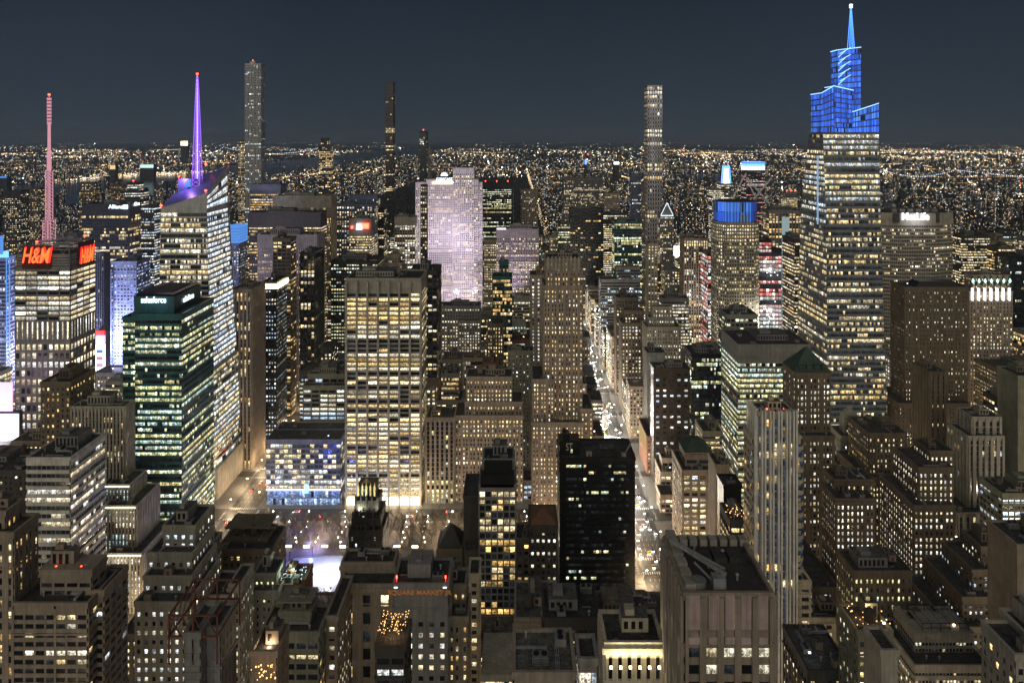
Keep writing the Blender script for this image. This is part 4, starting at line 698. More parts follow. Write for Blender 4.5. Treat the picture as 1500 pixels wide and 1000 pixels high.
# slim finned tower: white fins standing above the roof
r = find('slim tower with white stone fins'); Y = 385; q = []
for a in (1117, 1129, 1141, 1153, 1163):
    for d in (-.75, .75): x = PX(a, Y) + d; q += boxq(x - .42, x + .42, Y - 2.4, Y, 0, PZ(606, Y) + 2.2)
for k in range(5): y = Y + 2 + k * 3.2; q += boxq(PX(1112, Y) - 1.8, PX(1112, Y), y - .4, y + .4, 20, PZ(606, Y) + 2)
part(r, 'white_fin', q, mat('white_stone', (.74, .72, .67)))
def curved_bay(rt, cx, cy, rad, z0, z1, fh, side):
    q, m, wq, wl = [], [], [], []; n = 6; nf = int((z1 - z0) / fh)
    for f in range(nf):
        for i in range(n):
            a, b = math.pi + side * 0 + math.pi * i / n, math.pi + math.pi * (i + 1) / n
            p = lambda t, rr, z: (cx + rr * math.cos(t), cy + rr * math.sin(t), z)
            z = z0 + f * fh; q.append([p(a, rad, z), p(b, rad, z), p(b, rad, z + fh * .32), p(a, rad, z + fh * .32)]); q.append([p(a, rad - .5, z + fh * .32), p(b, rad - .5, z + fh * .32), p(b, rad, z + fh * .32), p(a, rad, z + fh * .32)])
            wq.append([p(a, rad - .5, z + fh * .32), p(b, rad - .5, z + fh * .32), p(b, rad - .5, z + fh), p(a, rad - .5, z + fh)])
            wl.append((1, .6, .25) if RNG.random() < .1 else tuple(np.array((.03, .05, .12)) * RNG.random()))  # unlit bay panes get a faint blue glow
    part(rt, 'curved_bay', q, W['cream'], kind='stuff'); lo = np.array(rt.location)
    o = link('bay_window', quad_mesh('bay_window', np.array(wq) - lo, [WM], lit=np.array(wl), uv=True), rt); o['kind'] = 'stuff'
curved_bay(r, PX(1109, 389), 390.5, 3.2, 20, PZ(632, 389), 5.6, -1); curved_bay(r, PX(1170, 389), 390.5, 2.8, 20, PZ(632, 389), 5.6, 1)
# rusty frame
r = find('narrow pale-walled block under a rusty'); z = PZ(925, 224); x0, x1, y0, y1 = PX(252, 224), PX(322, 224), 222, 240; q = []
for (xa, ya) in ((x0, y0), (x1, y0), (x1, y1), (x0, y1), ((x0 + x1) / 2, y0), ((x0 + x1) / 2, y1)): q += barq((xa, ya, z - 8), (xa, ya, z + 6), .22)
for zz in (z, z + 6):
    for a, b in (((x0, y0), (x1, y0)), ((x1, y0), (x1, y1)), ((x1, y1), (x0, y1)), ((x0, y1), (x0, y0))): q += barq((*a, zz), (*b, zz), .22)
for k in range(4): a = x0 + (x1 - x0) * k / 4; b = x0 + (x1 - x0) * (k + 1) / 4; q += barq((a, y1, z), (b, y1, z + 6), .14) + barq((a, y0, z + 6), (b, y0, z), .14) + barq((x0, y0 + 4.5 * k, z), (x0, y0 + 4.5 * (k + 1), z + 6), .14)
part(r, 'roof_frame', q, W['rust'])
# frame on the railed deck block
r = find('pale office block with dark ribbon'); z = PZ(932, 360) + 1.2; x0, x1 = PX(1350, 362), PX(1418, 362); q = []
for zz in (z + 2, z + 4.2):
    for a, b in (((x0, 361.5), (x1, 361.5)), ((x1, 361.5), (x1, 376)), ((x1, 376), (x0, 376)), ((x0, 376), (x0, 361.5))): q += barq((*a, zz), (*b, zz), .1)
for k in range(6): x = x0 + (x1 - x0) * k / 5; q += barq((x, 361.5, z), (x, 361.5, z + 4.2), .1) + barq((x, 376, z), (x, 376, z + 4.2), .1) + barq((x, 361.5, z + 4.2), (x, 376, z + 4.2), .08)
part(r, 'railing', q, W['black'])
# hedge of the floodlit colonnade etc.
# ------------------------------------------------------------------ tapered glass skyscraper with the blue crown
def custom_root(name, label, lm, cx, cy, fx0, fx1, py, foot, vb=700):
    r = root(name, label, 'building', (cx, cy, 0)); LM.append(((fx0 + fx1) / 2, py, lm)); FOOT.append((*foot, fx0, fx1, vb)); return r
X0b, X1b = PX(1212, 645), PX(1302, 645); X0t, X1t = PX(1205, 660), PX(1287, 660)
r = custom_root('crowned_skyscraper', 'tallest tapering glass skyscraper with a stepped glowing blue crown and spire', 'the blue-crowned skyscraper', (X0b + X1b) / 2, 680, 1190, 1300, 195, (X0b, X1b, 645, 725), 660)
acc = Acc(); rng = np.random.default_rng(42); st = sty('glass', fh=4.75, bw=1.7, ww=.95, wh=.56, p=.42, full=.26, dkf=.2, sd=.35, pd=.25, every=6, run=7, tone='warm', top=.5, tint=(.02, .024, .028))
levels = [(0, X0b, X1b, 645, 722), (PZ(330, 650), PX(1211, 652), PX(1290, 652), 652, 712), (PZ(195, 660), X0t, X1t, 660, 690)]
tones = [sty('glass', **{k: v for k, v in st.items() if k in st}), st]
for i in range(2):
    a, b = levels[i], levels[i + 1]; s_ = dict(st); s_['p'] = .5 if i == 0 else .7; s_['full'] = .14 if i == 0 else .34; s_['br'] = .85; s_['tone'] = 'warm' if i == 0 else 'mix'
    bot = [(a[1], a[3], a[0]), (a[2], a[3], a[0]), (a[2], a[4], a[0]), (a[1], a[4], a[0])]; top = [(b[1], b[3], b[0]), (b[2], b[3], b[0]), (b[2], b[4], b[0]), (b[1], b[4], b[0])]
    prism(acc, bot, top, s_, rng)
finish(r, acc, 'shaft'); roof_poly(r, top, levels[2][0] + .1)
def crown(name, x0, x1, y0, y1, z0, zl, zr, dz=0):
    acc = Acc(); s_ = sty('glass', fh=4.6, bw=1.0, ww=.8, wh=.78, p=1, full=1, dkf=0, tone='vivid', sd=.2, pd=.15, br=1.7, top=.2, flat=1)
    bot = [(x0, y0, z0), (x1, y0, z0), (x1, y1, z0), (x0, y1, z0)]; top = [(x0, y0, zl), (x1, y0, zr), (x1, y1, zr + dz), (x0, y1, zl + dz)]
    prism(acc, bot, top, s_, rng, blank_back=False); lo = np.array(r.location)
    w_ = link(name, quad_mesh(name, np.concatenate(acc.w) - lo, [W['blue']], np.concatenate(acc.m)), r)
    o = link('crown_glass', quad_mesh('crown_glass', np.concatenate(acc.q) - lo, [WF], lit=np.concatenate(acc.l), uv=True), w_); o['kind'] = 'stuff'
    q = barq((x0, y0 - .4, zl + .3), (x1, y0 - .4, zr + .3), .3) + barq((x0 - .3, y0, zl + .3), (x0 - .3, y1, zl + dz + .3), .3); part_ = link('edge_light', quad_mesh('edge_light', np.array(q, float) - lo, [E['paleblue']]), w_)
z0 = levels[2][0]
crown('crown_tier', PX(1203, 661), PX(1222, 661), 661, 684, z0 + .2, PZ(137, 661), PZ(126, 661))
crown('crown_tier', PX(1222.3, 662), PX(1250, 662), 662, 682, z0 + .2, PZ(127, 662), PZ(133, 662))
crown('crown_tier', PX(1227, 664), PX(1261, 664), 664, 678, z0 + .2, PZ(74, 664), PZ(70, 664))
crown('crown_tier', PX(1250.3, 661), PX(1287, 661), 661, 680, z0 + .2, PZ(164, 661), PZ(152, 661))
q = []; sx, sy = PX(1246.5, 668), 668
for k in range(10): q += barq((PX(1228 + (k % 2) * 2, 663.3), 663.2, PZ(124 - k * 5, 663)), (PX(1238 + (k % 2) * 8, 663.3), 663.2, PZ(115 - k * 5, 663)), .22)
part(r, 'bracing_light', q, E['paleblue'])
q = []; zb, zt = PZ(74, 668), PZ(12, 668)
for k in range(16):
    f0, f1 = k / 16, (k + 1) / 16; w0, w1 = 1.9 * (1 - f0) + .3, 1.9 * (1 - f1) + .3; za, zc = zb + (zt - zb) * f0, zb + (zt - zb) * f1
    for sgn, sg2 in ((-1, -1), (1, -1), (1, 1), (-1, 1)): q += barq((sx + sgn * w0, sy + sg2 * w0, za), (sx + sgn * w1, sy + sg2 * w1, zc), .2)
    q += barq((sx - w0, sy - w0, za), (sx + w1, sy - w1, zc), .14) + barq((sx + w0, sy - w0, za), (sx - w1, sy - w1, zc), .14)
part(r, 'spire', q, emat('spire_blue', (.07, .26, 1), 2.2)); part(r, 'spire_light', boxq(sx - 1, sx + 1, sy - 1, sy + 1, zt, zt + 3.2, True), E['cool'])
part(r, 'hoist_rail', boxq(X0t - 3.4, X0t - 2.7, 662, 664, PZ(330, 655), PZ(228, 660)), emat('hoist_rail_glow', (.35, .6, .9), .6))  # pale shine of the rail put in as glow
# ------------------------------------------------------------------ sloped white-lit tower with violet spire
xa, xb = PX(312, 636), PX(228, 636)
r = custom_root('faceted_glass_tower', 'faceted glass tower with a slanted roof, white-lit side and violet lattice spire', 'the white-lit faceted tower', PX(270, 640), 660, 228, 360, 300, (PX(225, 640), PX(314, 640), 636, 705), 690)
acc = Acc(); rng = np.random.default_rng(9); st = sty('glass', fh=4.3, bw=1.5, ww=.93, wh=.66, p=.5, full=.22, dkf=.15, tone='warm', run=6, sd=.25, pd=.12, every=4)
st2 = sty('glass', fh=4.3, bw=1.6, ww=.96, wh=.6, p=.9, full=.9, dkf=0, tone='cool', sd=.25, pd=.08, every=8, br=1.15)
bl, br_, brk, blk = (xb, 636, 0), (xa, 636, 0), (xa + 1, 705, 0), (xb, 705, 0)
H1, H2, H3 = PZ(305, 640), PZ(283, 640), PZ(244, 685)
tl, tr, trk, tlk = (PX(236, 642), 642, H1), (PX(303, 642), 642, H2), (PX(303, 642) - .5, 688, H3), (PX(236, 642), 688, H3 - 14)
st['woff'] = .3; st2['woff'] = .3; zf = H1 - 1; tl0, tr0, trk0 = (tl[0], 642, zf), (tr[0], 642, zf), (trk[0], 688, zf)
facade(acc, [bl, br_, tr0, tl0], st, rng); acc.wall([[tl0, tr0, tr, tl]]); hf = .45; L_ = lambda a, b: tuple(np.array(a) * (1 - hf) + np.array(b) * hf); m1, m2 = L_(br_, tr0), L_(brk, trk0); st3 = dict(st2); st3.update(p=.6, full=.4, dkf=.1, tone='mix', br=.95); facade(acc, [br_, brk, m2, m1], st3, rng); facade(acc, [m1, m2, trk0, tr0], st2, rng); facade(acc, [tr0, trk0, trk, tr], st2, rng); facade(acc, [blk, bl, tl, tlk], st, rng); facade(acc, [brk, blk, tlk, trk], st, rng, solid=True)
finish(r, acc, 'steel'); part(r, 'roof', [[tl, tr, trk, tlk]], W['blue'])
part(r, 'screen_wall', boxq(PX(262, 668), PX(300, 668), 666, 667, H1 + 3, PZ(262, 668)), W['blue'])
part(r, 'podium', boxq(PX(316, 640) + 1.6, -254.5, 640, 742, 0, 26), W['lime']); part(r, 'podium_light', boxq(-254.4, -253.9, 642, 740, 2, 24), E['warm'].copy()).data.materials[0].node_tree.nodes['Principled BSDF'].inputs['Emission Strength'].default_value = .8
sx, sy = PX(289, 668), 668; zb, zt = PZ(276, 668), PZ(112, 668); q = []
for k in range(26):
    f0, f1 = k / 26, (k + 1) / 26; w0, w1 = 2.9 * (1 - f0) ** .8 + .4, 2.9 * (1 - f1) ** .8 + .4; za, zc = zb + (zt - zb) * f0, zb + (zt - zb) * f1
    for sgn, sg2 in ((-1, -1), (1, -1), (1, 1), (-1, 1)): q += barq((sx + sgn * w0, sy + sg2 * w0, za), (sx + sgn * w1, sy + sg2 * w1, zc), .2)
    for s2 in (-1, 1): q += barq((sx - w0, sy + s2 * w0, za), (sx + w1, sy + s2 * w1, zc), .16) + barq((sx + w0, sy + s2 * w0, za), (sx - w1, sy + s2 * w1, zc), .16)
part(r, 'lattice_spire', q, emat('spire_violet', (.34, .13, 1), 1.2)); part(r, 'spire_core', cylq(sx, sy, zb, zt, .55, .35, 8), emat('spire_violet_pale', (.75, .6, 1), 1.5)); link('beacon', BEAC, r, (sx - r.location.x, sy - r.location.y, zt))
for (x, y, z) in ((236, 642, H1), (303, 642, H2), (303, 688, H3), (262, 668, PZ(262, 668))): link('beacon', BEAC, r, (PX(x, y) - r.location.x + (-1 if x > 300 else 0), y - r.location.y, z))
part(r, 'roof_sign', boxq(PX(272, 664), PX(279, 664), 664, 665, PZ(274, 664), PZ(263, 664)), E['cyan'])
lamp('spire_glow', 'POINT', (sx - 10, sy - 6, zb + 8), 14000, (.4, .2, 1), 1.0)
# ------------------------------------------------------------------ tower with the red signs and pink mast
Y = 690; xa, xb = PX(22, Y), PX(103, Y)
r = custom_root('sign_tower', 'office tower carrying two large red illuminated letter signs and a pink-lit mast', 'the red-sign tower', (xa + xb) / 2, Y + 20, 22, 140, 352, (xa, xb, Y, Y + 41), 640)
acc = Acc(); rng = np.random.default_rng(77)
def blk(acc, x0, x1, y0, y1, z0, z1, st, rng, **k):
    bot = [(x0, y0, z0), (x1, y0, z0), (x1, y1, z0), (x0, y1, z0)]; prism(acc, bot, [(p[0], p[1], z1) for p in bot], st, rng, **k)
zs = PZ(498, Y); zf = PZ(470, Y)
blk(acc, xa, xb, Y, Y + 41, 0, zs, sty('big', fh=7.6, bw=5.0, ww=.62, wh=.62, p=.8, tone='white', full=.2), rng)
blk(acc, xa, xb, Y, Y + 41, zs, zf, sty('fin', fh=17, bw=4.6, ww=.3, wh=.9, p=1, full=1, dkf=0, tone='white', br=1.6, top=.2, pd=.4), rng)
blk(acc, xa, xb, Y, Y + 41, zf, PZ(392, Y), sty('wide', fh=4.3, bw=9.5, ww=.92, wh=.62, p=.9, full=.8, dkf=.05, tone='white', sd=.3, br=1.2), rng)
blk(acc, xa + 1, xb - 1, Y + 1, Y + 40, PZ(392, Y), PZ(372, Y), sty('band', p=0, full=0, wh=.25, fh=2.4, tone='cool'), rng)
finish(r, acc, 'grey'); zt = PZ(372, Y); roof_poly(r, [(xa, Y, 0), (xb, Y, 0), (xb, Y + 41, 0), (xa, Y + 41, 0)], zt + .1)
part(r, 'sign_panel', boxq(PX(33, Y), PX(75, Y), Y - .6, Y + .6, PZ(394, Y), PZ(360, Y)), mat('sign_backing', (.07, .012, .012), .6))
part(r, 'sign_panel', boxq(xb - .2, xb + .6, Y + 12, Y + 38, PZ(394, Y), PZ(358, Y)), bpy.data.materials['sign_backing'])
text(r, 'H&M', PX(54, Y), Y - 1.3, PZ(391.3, Y), 20.5, E['hm'], shear=.3, sx=.6, ext=.5); text(r, 'H&M', PX(53, Y), Y - 1.95, PZ(391.3, Y), 19.6, E['hmc'], shear=.3, sx=.58, ext=.1)
text(r, 'H&M', xb + 1.2, Y + 24, PZ(391.3, Y + 20), 21.5, E['hm'], rotz=R(90), shear=.3, sx=.5, ext=.5); text(r, 'H&M', xb + 1.8, Y + 23.5, PZ(391.5, Y + 20), 19.4, E['hmc'], rotz=R(90), shear=.3, sx=.48, ext=.1)
q = []; mx, my = PX(72, Y + 18), Y + 18
for (a, b) in ((xa + 2, Y + 2), (xb - 2, Y + 2), (xb - 2, Y + 38), (xa + 2, Y + 38)): q += barq((a, b, zt), (a, b, PZ(356, Y)), .4)
for zz in (PZ(360, Y), PZ(366, Y)): q += barq((xa + 2, Y + 2, zz), (xb - 2, Y + 2, zz), .4) + barq((xb - 2, Y + 2, zz), (xb - 2, Y + 38, zz), .4) + barq((xa + 2, Y + 38, zz), (xb - 2, Y + 38, zz), .4)
for k in range(8):
    a = xa + 2 + (xb - xa - 4) * k / 8; b = xa + 2 + (xb - xa - 4) * (k + 1) / 8; q += barq((a, Y + 2, zt if k % 2 else PZ(360, Y)), (b, Y + 2, PZ(360, Y) if k % 2 else zt), .25)
part(r, 'roof_truss', q, W['grey']); link('beacon', BEAC, r, (PX(52, Y) - r.location.x, Y + 2 - r.location.y, PZ(358, Y))); link('beacon', BEAC, r, (PX(116, Y) - r.location.x - 12, Y + 30 - r.location.y, PZ(355, Y)))
zb, z2, z3, zt2 = PZ(356, my), PZ(250, my), PZ(182, my), PZ(142, my); q = []
for k in range(22):
    f0, f1 = k / 22, (k + 1) / 22; za, zc = zb + (z2 - zb) * f0, zb + (z2 - zb) * f1; w0 = w1 = 3.6 if f0 < .28 else 2.1
    for sgn, sg2 in ((-1, -1), (1, -1), (1, 1), (-1, 1)): q += barq((mx + sgn * w0, my + sg2 * w0, za), (mx + sgn * w1, my + sg2 * w1, zc), .24)
    q += barq((mx - w0, my - w0, za), (mx + w1, my - w1, zc), .17) + barq((mx + w0, my - w0, za), (mx - w1, my - w1, zc), .17) + barq((mx + w0, my - w0, zc), (mx + w0, my + w0, za), .17) + barq((mx - w0, my - w0, zc), (mx + w0, my - w0, zc), .2)
part(r, 'lattice_mast', q, E['pink']); part(r, 'mast_core', cylq(mx, my, zb, z2, .9, .9, 8), W['mauve'])
q = cylq(mx, my, z2, PZ(222, my), 1.9, 1.9, 8) + cylq(mx, my, PZ(222, my), z3, 1.4, 1.3, 8); part(r, 'mast_tube', q, E['pink'])
q = cylq(mx, my, z3, zt2, 1.0, .9, 8); part(r, 'mast_tube', q, W['rust']); q = []
for k in range(8): z = z3 + (zt2 - z3) * k / 8; q += cylq(mx, my, z, z + 2.2, 1.9, 1.9, 8)
part(r, 'antenna_ring', q, E['pink']); link('beacon', BEAC, r, (mx - r.location.x, my - r.location.y, zt2)); link('beacon', BEAC, r, (mx - r.location.x, my - r.location.y, z2 + 1))
q = []
for k in range(4): a = k * math.pi / 2 + .6; q += barq((mx + 12 * math.cos(a), my + 12 * math.sin(a), zb + 4), (mx, my, zb + 24), .35)
q += cylq(mx, my, zb + 2, zb + 3.2, 11, 11, 14); part(r, 'mast_platform', q, W['mauve'])
# ------------------------------------------------------------------ teal tower with the blue-white roof sign
Y = 543
r = building('teal_glass_tower', 'dark teal glass tower with a glowing blue-white roof sign at the avenue corner', 'building', 'the dark teal tower', 198, 266, 462, Y, 57, sty('glass', fh=4.25, bw=1.7, ww=.94, wh=.55, p=.5, full=.22, dkf=.25, sd=.3, tone='green', run=6), 'teal', tiers=[(180, 199, 466, Y + 4, 50)], n=0, big=False, vb=765, seed=31)
zr = PZ(462, Y); xs0, xs1 = PX(196, Y + 4), PX(255, Y + 4); part(r, 'sign_box', boxq(xs0, xs1, Y + 4, Y + 50, zr, PZ(434, Y + 4)), W['teal'])
q = []
for k in range(14): q += boxq(xs0 - .1, xs1 + .15, Y + 3.85, Y + 50.2, zr + 1 + k * 1.0 - .04, zr + 1 + k * 1.0 + .04)
part(r, 'sign_box_panel', q, W['black']); part(r, 'roof_plant', boxq(xs0 + 6, xs1 - 5, Y + 14, Y + 44, PZ(434, Y + 4), PZ(434, Y + 4) + 2), W['dark'])
text(r, 'salesforce', PX(224.5, Y + 3), Y + 3.3, PZ(446, Y + 3), 6.2, E['cool'], sx=.72); text(r, 'salesforce', xs1 + .6, Y + 27, PZ(442, Y + 25), 5.6, E['cool'], rotz=R(90), sx=.8)
lamp('sign_glow', 'AREA', (PX(224, Y), Y - 4, PZ(441, Y)), 350, (.35, .6, 1), 14).rotation_euler = (R(90), 0, 0)
# ------------------------------------------------------------------ octagonal tower with the bright white roof sign
def octagon(x0, x1, y0, y1, cx, cy): return [(x0 + cx, y0), (x1 - cx, y0), (x1, y0 + cy), (x1, y1 - cy), (x1 - cx, y1), (x0 + cx, y1), (x0, y1 - cy), (x0, y0 + cy)]
Y = 850; x0, x1 = PX(1286, Y), PX(1402, Y)
r = custom_root('octagonal_slab', 'broad grey concrete octagonal slab with a glaring white lettered roof sign', 'the white-signed octagonal slab', (x0 + x1) / 2, Y + 20, 1288, 1402, 310, (x0, x1, Y, Y + 40), 420)
oc = octagon(x0, x1, Y, Y + 40, 24, 9); acc = Acc(); rng = np.random.default_rng(5); st = sty('band', fh=4.0, bw=1.9, ww=.7, wh=.48, p=.2, full=.07, dkf=.3, sd=.5, pd=.2, tone='warm', run=3, top=13)
zt = PZ(312, Y); prism(acc, [(a, b, 0) for a, b in oc], [(a, b, zt) for a, b in oc], st, rng); finish(r, acc, 'lime'); roof_poly(r, [(a, b, 0) for a, b in oc], zt + .1)
part(r, 'sign_band', boxq(PX(1308, Y), PX(1376, Y), Y - .4, Y, PZ(326, Y), zt - .3), W['dark']); text(r, 'MetLife', PX(1340, Y), Y - 1.4, PZ(325, Y), 11.5, E['white'], sx=.88, ext=.4)
q = [];
for k in range(6): q += boxq(x0 + 20 + k * 9, x0 + 26 + k * 9, Y + 10, Y + 26, zt, zt + 3.5)
part(r, 'roof_plant', q, W['grey']); lamp('sign_glow', 'AREA', (PX(1340, Y), Y - 7, PZ(317, Y)), 2200, (.9, .9, 1), 20).rotation_euler = (R(90), 0, 0)
# ------------------------------------------------------------------ octagonal tower with blue crown
Y = 895; x0, x1 = PX(1053, Y), PX(1116, Y)
r = custom_root('octagonal_tower', 'octagonal stone tower with a vivid blue lit glass crown and lit stone base', 'the blue-crowned octagon', (x0 + x1) / 2, Y + 22, 1053, 1116, 296, (x0, x1, Y, Y + 46), 480)
oc = octagon(x0, x1, Y, Y + 46, 9, 11); acc = Acc(); rng = np.random.default_rng(6)
zc = PZ(326, Y); prism(acc, [(a, b, 0) for a, b in oc], [(a, b, zc) for a, b in oc], sty('punch', fh=4.1, bw=3.0, ww=.56, wh=.5, p=.42, full=.12, tone='warm', lit_floors=[-1, -2, -4, -5, 30]), rng); finish(r, acc, 'lime'); roof_poly(r, [(a, b, 0) for a, b in oc], zc + .1)
oc2 = octagon(x0 + 2.2, x1 - 2.2, Y + 2.2, Y + 44, 9, 10); acc = Acc(); zt = PZ(296, Y); prism(acc, [(a, b, zc) for a, b in oc2], [(a, b, zt) for a, b in oc2], sty('glass', fh=12, bw=1.4, ww=.8, wh=.95, p=1, full=1, dkf=0, tone='vivid', top=.3, br=1.1, pd=.25, flat=1), rng, blank_back=False)
lo = np.array(r.location); o = link('crown', quad_mesh('crown', np.concatenate(acc.w) - lo, [W['blue']]), r); o2 = link('crown_glass', quad_mesh('crown_glass', np.concatenate(acc.q) - lo, [WF], lit=np.concatenate(acc.l), uv=True), o); o2['kind'] = 'stuff'
roof_poly(r, [(a, b, 0) for a, b in oc2], zt + .1); part(r, 'crown_panel', boxq(PX(1083, Y), PX(1097, Y), Y + 1.6, Y + 2.0, zc, PZ(314, Y)), W['grey'])
q = []
for k in range(9): x = PX(1064 + k * 4.5, Y - 1); q += boxq(x - .25, x + .25, Y + 1.2, Y + 1.8, zc, PZ(297, Y))
part(r, 'light_fin', q, E['cyan'])
for s_ in (-1, 1):
    o = lamp('base_floodlight', 'SPOT', ((x0 + x1) / 2 + s_ * 34, Y - 30, 60), 600000, (1, .95, .82), 2, spot=R(60)); aim(o, ((x0 + x1) / 2 + s_ * 16, Y + 5, 85))
# work lights of the construction tower
r = find('unfinished tower with white work'); q = []
for k in range(70): a = rnd.choice([rnd.uniform(1039, 1052), rnd.uniform(1118, 1156)]); y = rnd.uniform(380, 520); x = PX(a, 998); z = PZ(y, 998); q += boxq(x - .5, x + .5, 998.4, 999.3, z, z + 1.2, True)
part(r, 'work_light', q, E['white'], kind='stuff')
part(r, 'hoist', boxq(PX(1146, 997), PX(1156, 997), 996, 999, 20, PZ(318, 998)), emat('hoist_glow', (.65, .85, .9), .35))  # hoist strip made to glow light teal, though no lamp

for (x, y, z) in ((PX(1137, 990), 985, PZ(400, 990)), (PX(1137, 990), 985, PZ(460, 990)), (PX(1030, 990), 1010, PZ(450, 990))): lamp('work_floodlight', 'POINT', (x, y, z), 30000, (1, .95, .9), 1)
q = []
for (a, b, c_, d) in ((1072, 293, 1093, 255), (1108, 293, 1093, 262), (1104, 293, 1130, 262), (1128, 300, 1094, 262)):
    A = np.array((PX(a, 1040), 1040, PZ(b, 1040))); B2 = np.array((PX(c_, 1040), 1040, PZ(d, 1040))); up = np.array((0, 0, 2.2))
    q += barq(A, B2, .3) + barq(A + up, B2 + up, .3)
    for k in range(8): q += barq(A + (B2 - A) * k / 8, A + (B2 - A) * (k + 1) / 8 + up, .2)
part(r, 'crane_boom', q, mat('crane_metal_glow', (.5, .5, .48), .5, emit=(.8, .85, .8), es=.03))  # boom metal given a faint glow of its own
# ------------------------------------------------------------------ purple floodlit skyscraper
Y = 1310
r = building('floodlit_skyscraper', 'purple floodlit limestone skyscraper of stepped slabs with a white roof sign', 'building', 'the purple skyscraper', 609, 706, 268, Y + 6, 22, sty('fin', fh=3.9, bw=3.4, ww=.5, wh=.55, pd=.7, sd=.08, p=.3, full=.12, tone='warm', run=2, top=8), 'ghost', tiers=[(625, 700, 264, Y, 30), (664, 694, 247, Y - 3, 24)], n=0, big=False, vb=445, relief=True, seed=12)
Yz = Y - 6; text(r, 'COMCAST', PX(650.5, Yz), Yz + 5, PZ(266.3, Yz), 7.2, E['cool'], sx=.82, ext=.3)
cols = [(1, .8, .1), (1, .45, .1), (.9, .1, .15), (.4, .2, .8), (.1, .35, .9), (.1, .7, .3)]
for k, c_ in enumerate(cols):
    a = math.pi * (k + .5) / 6; cx, cz = PX(650.5, Yz), PZ(258, Yz); u = np.array((math.cos(math.pi - a), 0, math.sin(math.pi - a))); v = np.array((-u[2], 0, u[0]))
    p0 = np.array((cx, Yz + 4.6, cz)); q = [[p0, p0 + u * 5 + v * 1.5, p0 + u * 7, p0 + u * 5 - v * 1.5], [p0 + (0, .4, 0), p0 + u * 5 - v * 1.5 + (0, .4, 0), p0 + u * 7 + (0, .4, 0), p0 + u * 5 + v * 1.5 + (0, .4, 0)]]
    part(r, 'emblem_feather', q, emat('feather_%s' % 'abcdef'[k], tuple(.5 * x + .5 for x in c_), 2.2))
part(r, 'beacon_bar', boxq(PX(633, Yz), PX(664, Yz), Yz + 3, Yz + 4, PZ(268.4, Yz), PZ(267, Yz)), E['warm'])
for (px_, tz, e_) in ((625, 35, .5), (655, 35, .6), (685, 35, .7), (615, 90, .5), (615, 190, 1.1), (640, 110, .6), (640, 210, 1.3), (668, 120, .8), (668, 225, 1.9), (690, 90, .8), (690, 180, 1.8)):
    o = lamp('facade_floodlight', 'SPOT', (PX(px_, Y - 95), Y - 95, 22), 3.0e5 * e_, (.96, .82, 1.0), .8, spot=R(52)); aim(o, (PX(px_, Y), Y, tz))
o = lamp('facade_floodlight', 'SPOT', (PX(742, 1185), 1185, 24), 2.2e5, (.92, .76, 1.0), .8, spot=R(60)); aim(o, (PX(745, 1250), 1250, 95))
o = lamp('facade_floodlight', 'SPOT', (PX(775, 1185), 1185, 24), 2.2e5, (.92, .76, 1.0), .8, spot=R(60)); aim(o, (PX(775, 1250), 1250, 130))
q = boxq(PX(728, 1249), PX(741, 1249), 1249, 1250, PZ(336, 1249), PZ(334.4, 1249)); part(find('purple floodlit striped'), 'roof_floodlight', q, E['white'])
r = find('dark glass office tower with two white roof'); Y = 999; text(r, 'Allianz', PX(170, Y), Y - .8, PZ(307, Y), 7.0, E['cool'], sx=1.0); part(r, 'sign_emblem', cylq(PX(184, Y), Y - .5, PZ(306, Y), PZ(300, Y), 2.8, 2.8, 12), E['cool'])
text(r, 'Allianz', PX(190, Y) + .9, Y + 17, PZ(304, Y), 6.5, E['cool'], rotz=R(90), sx=.9)
for (dx, tz, e_) in ((-30, 150, 1.0), (30, 250, 1.4), (0, 340, 2.2)):
    o = lamp('facade_floodlight', 'SPOT', (PX(959, 1702) + dx, 1585, 40), 9e5 * e_, (.82, .9, 1.0), .8, spot=R(42)); aim(o, (PX(959, 1702), 1702, tz))
q = boxq(PX(616, Y - 1), PX(625, Y - 1), Y - 1.2, Y - .9, 0, PZ(272, Y)); r = find('purple floodlit limestone skyscraper'); acc = Acc()
facade(acc, [(PX(616, Y - 2), Y - 3.2, 0), (PX(625.5, Y - 2), Y - 3.2, 0), (PX(625.5, Y - 2), Y - 3.2, PZ(270, Y)), (PX(616, Y - 2), Y - 3.2, PZ(270, Y))], sty('punch', fh=3.9, bw=3.2, ww=.6, wh=.55, p=.6, full=.35, tone='warm', lit_floors=[-1, -2]), np.random.default_rng(2), relief=False)
acc.wall(boxq(PX(616, Y - 2), PX(625.5, Y - 2), Y - 3.15, Y + 5.5, 0, PZ(270, Y) - .05)); lo = np.array(r.location)
o = link('unlit_bay', quad_mesh('unlit_bay', np.concatenate(acc.w) - lo, [W['dark']]), r); o2 = link('bay_window', quad_mesh('bay_window', np.concatenate(acc.q) - lo, [WM], lit=np.concatenate(acc.l), uv=True), o); o2['kind'] = 'stuff'  # dark wall colour put in for a column the floodlights miss
r = find('slim ribbed stone tower stepping')
for (a, b, t, yy) in ((150, 190, 711, 505), (154, 199, 742, 496), (156, 207, 812, 487)):
    part(r, 'ledge_light', boxq(PX(a, yy), PX(b, yy), yy - .9, yy - .5, PZ(t, yy) - .6, PZ(t, yy) - .1, True), emat('ledge_glow_%d' % yy, (1, .9, .65), 3))
for (x, y, z, tz, e_) in ((-262, 462, 6, 40, 70000), (-250, 466, 6, 60, 70000), (-240, 500, 5, 45, 60000), (-262, 476, 28, 90, 30000)):
    o = lamp('tower_floodlight', 'SPOT', (x, y, z), e_, (1, .9, .62), .5, spot=R(75)); aim(o, (-270, 500, tz))
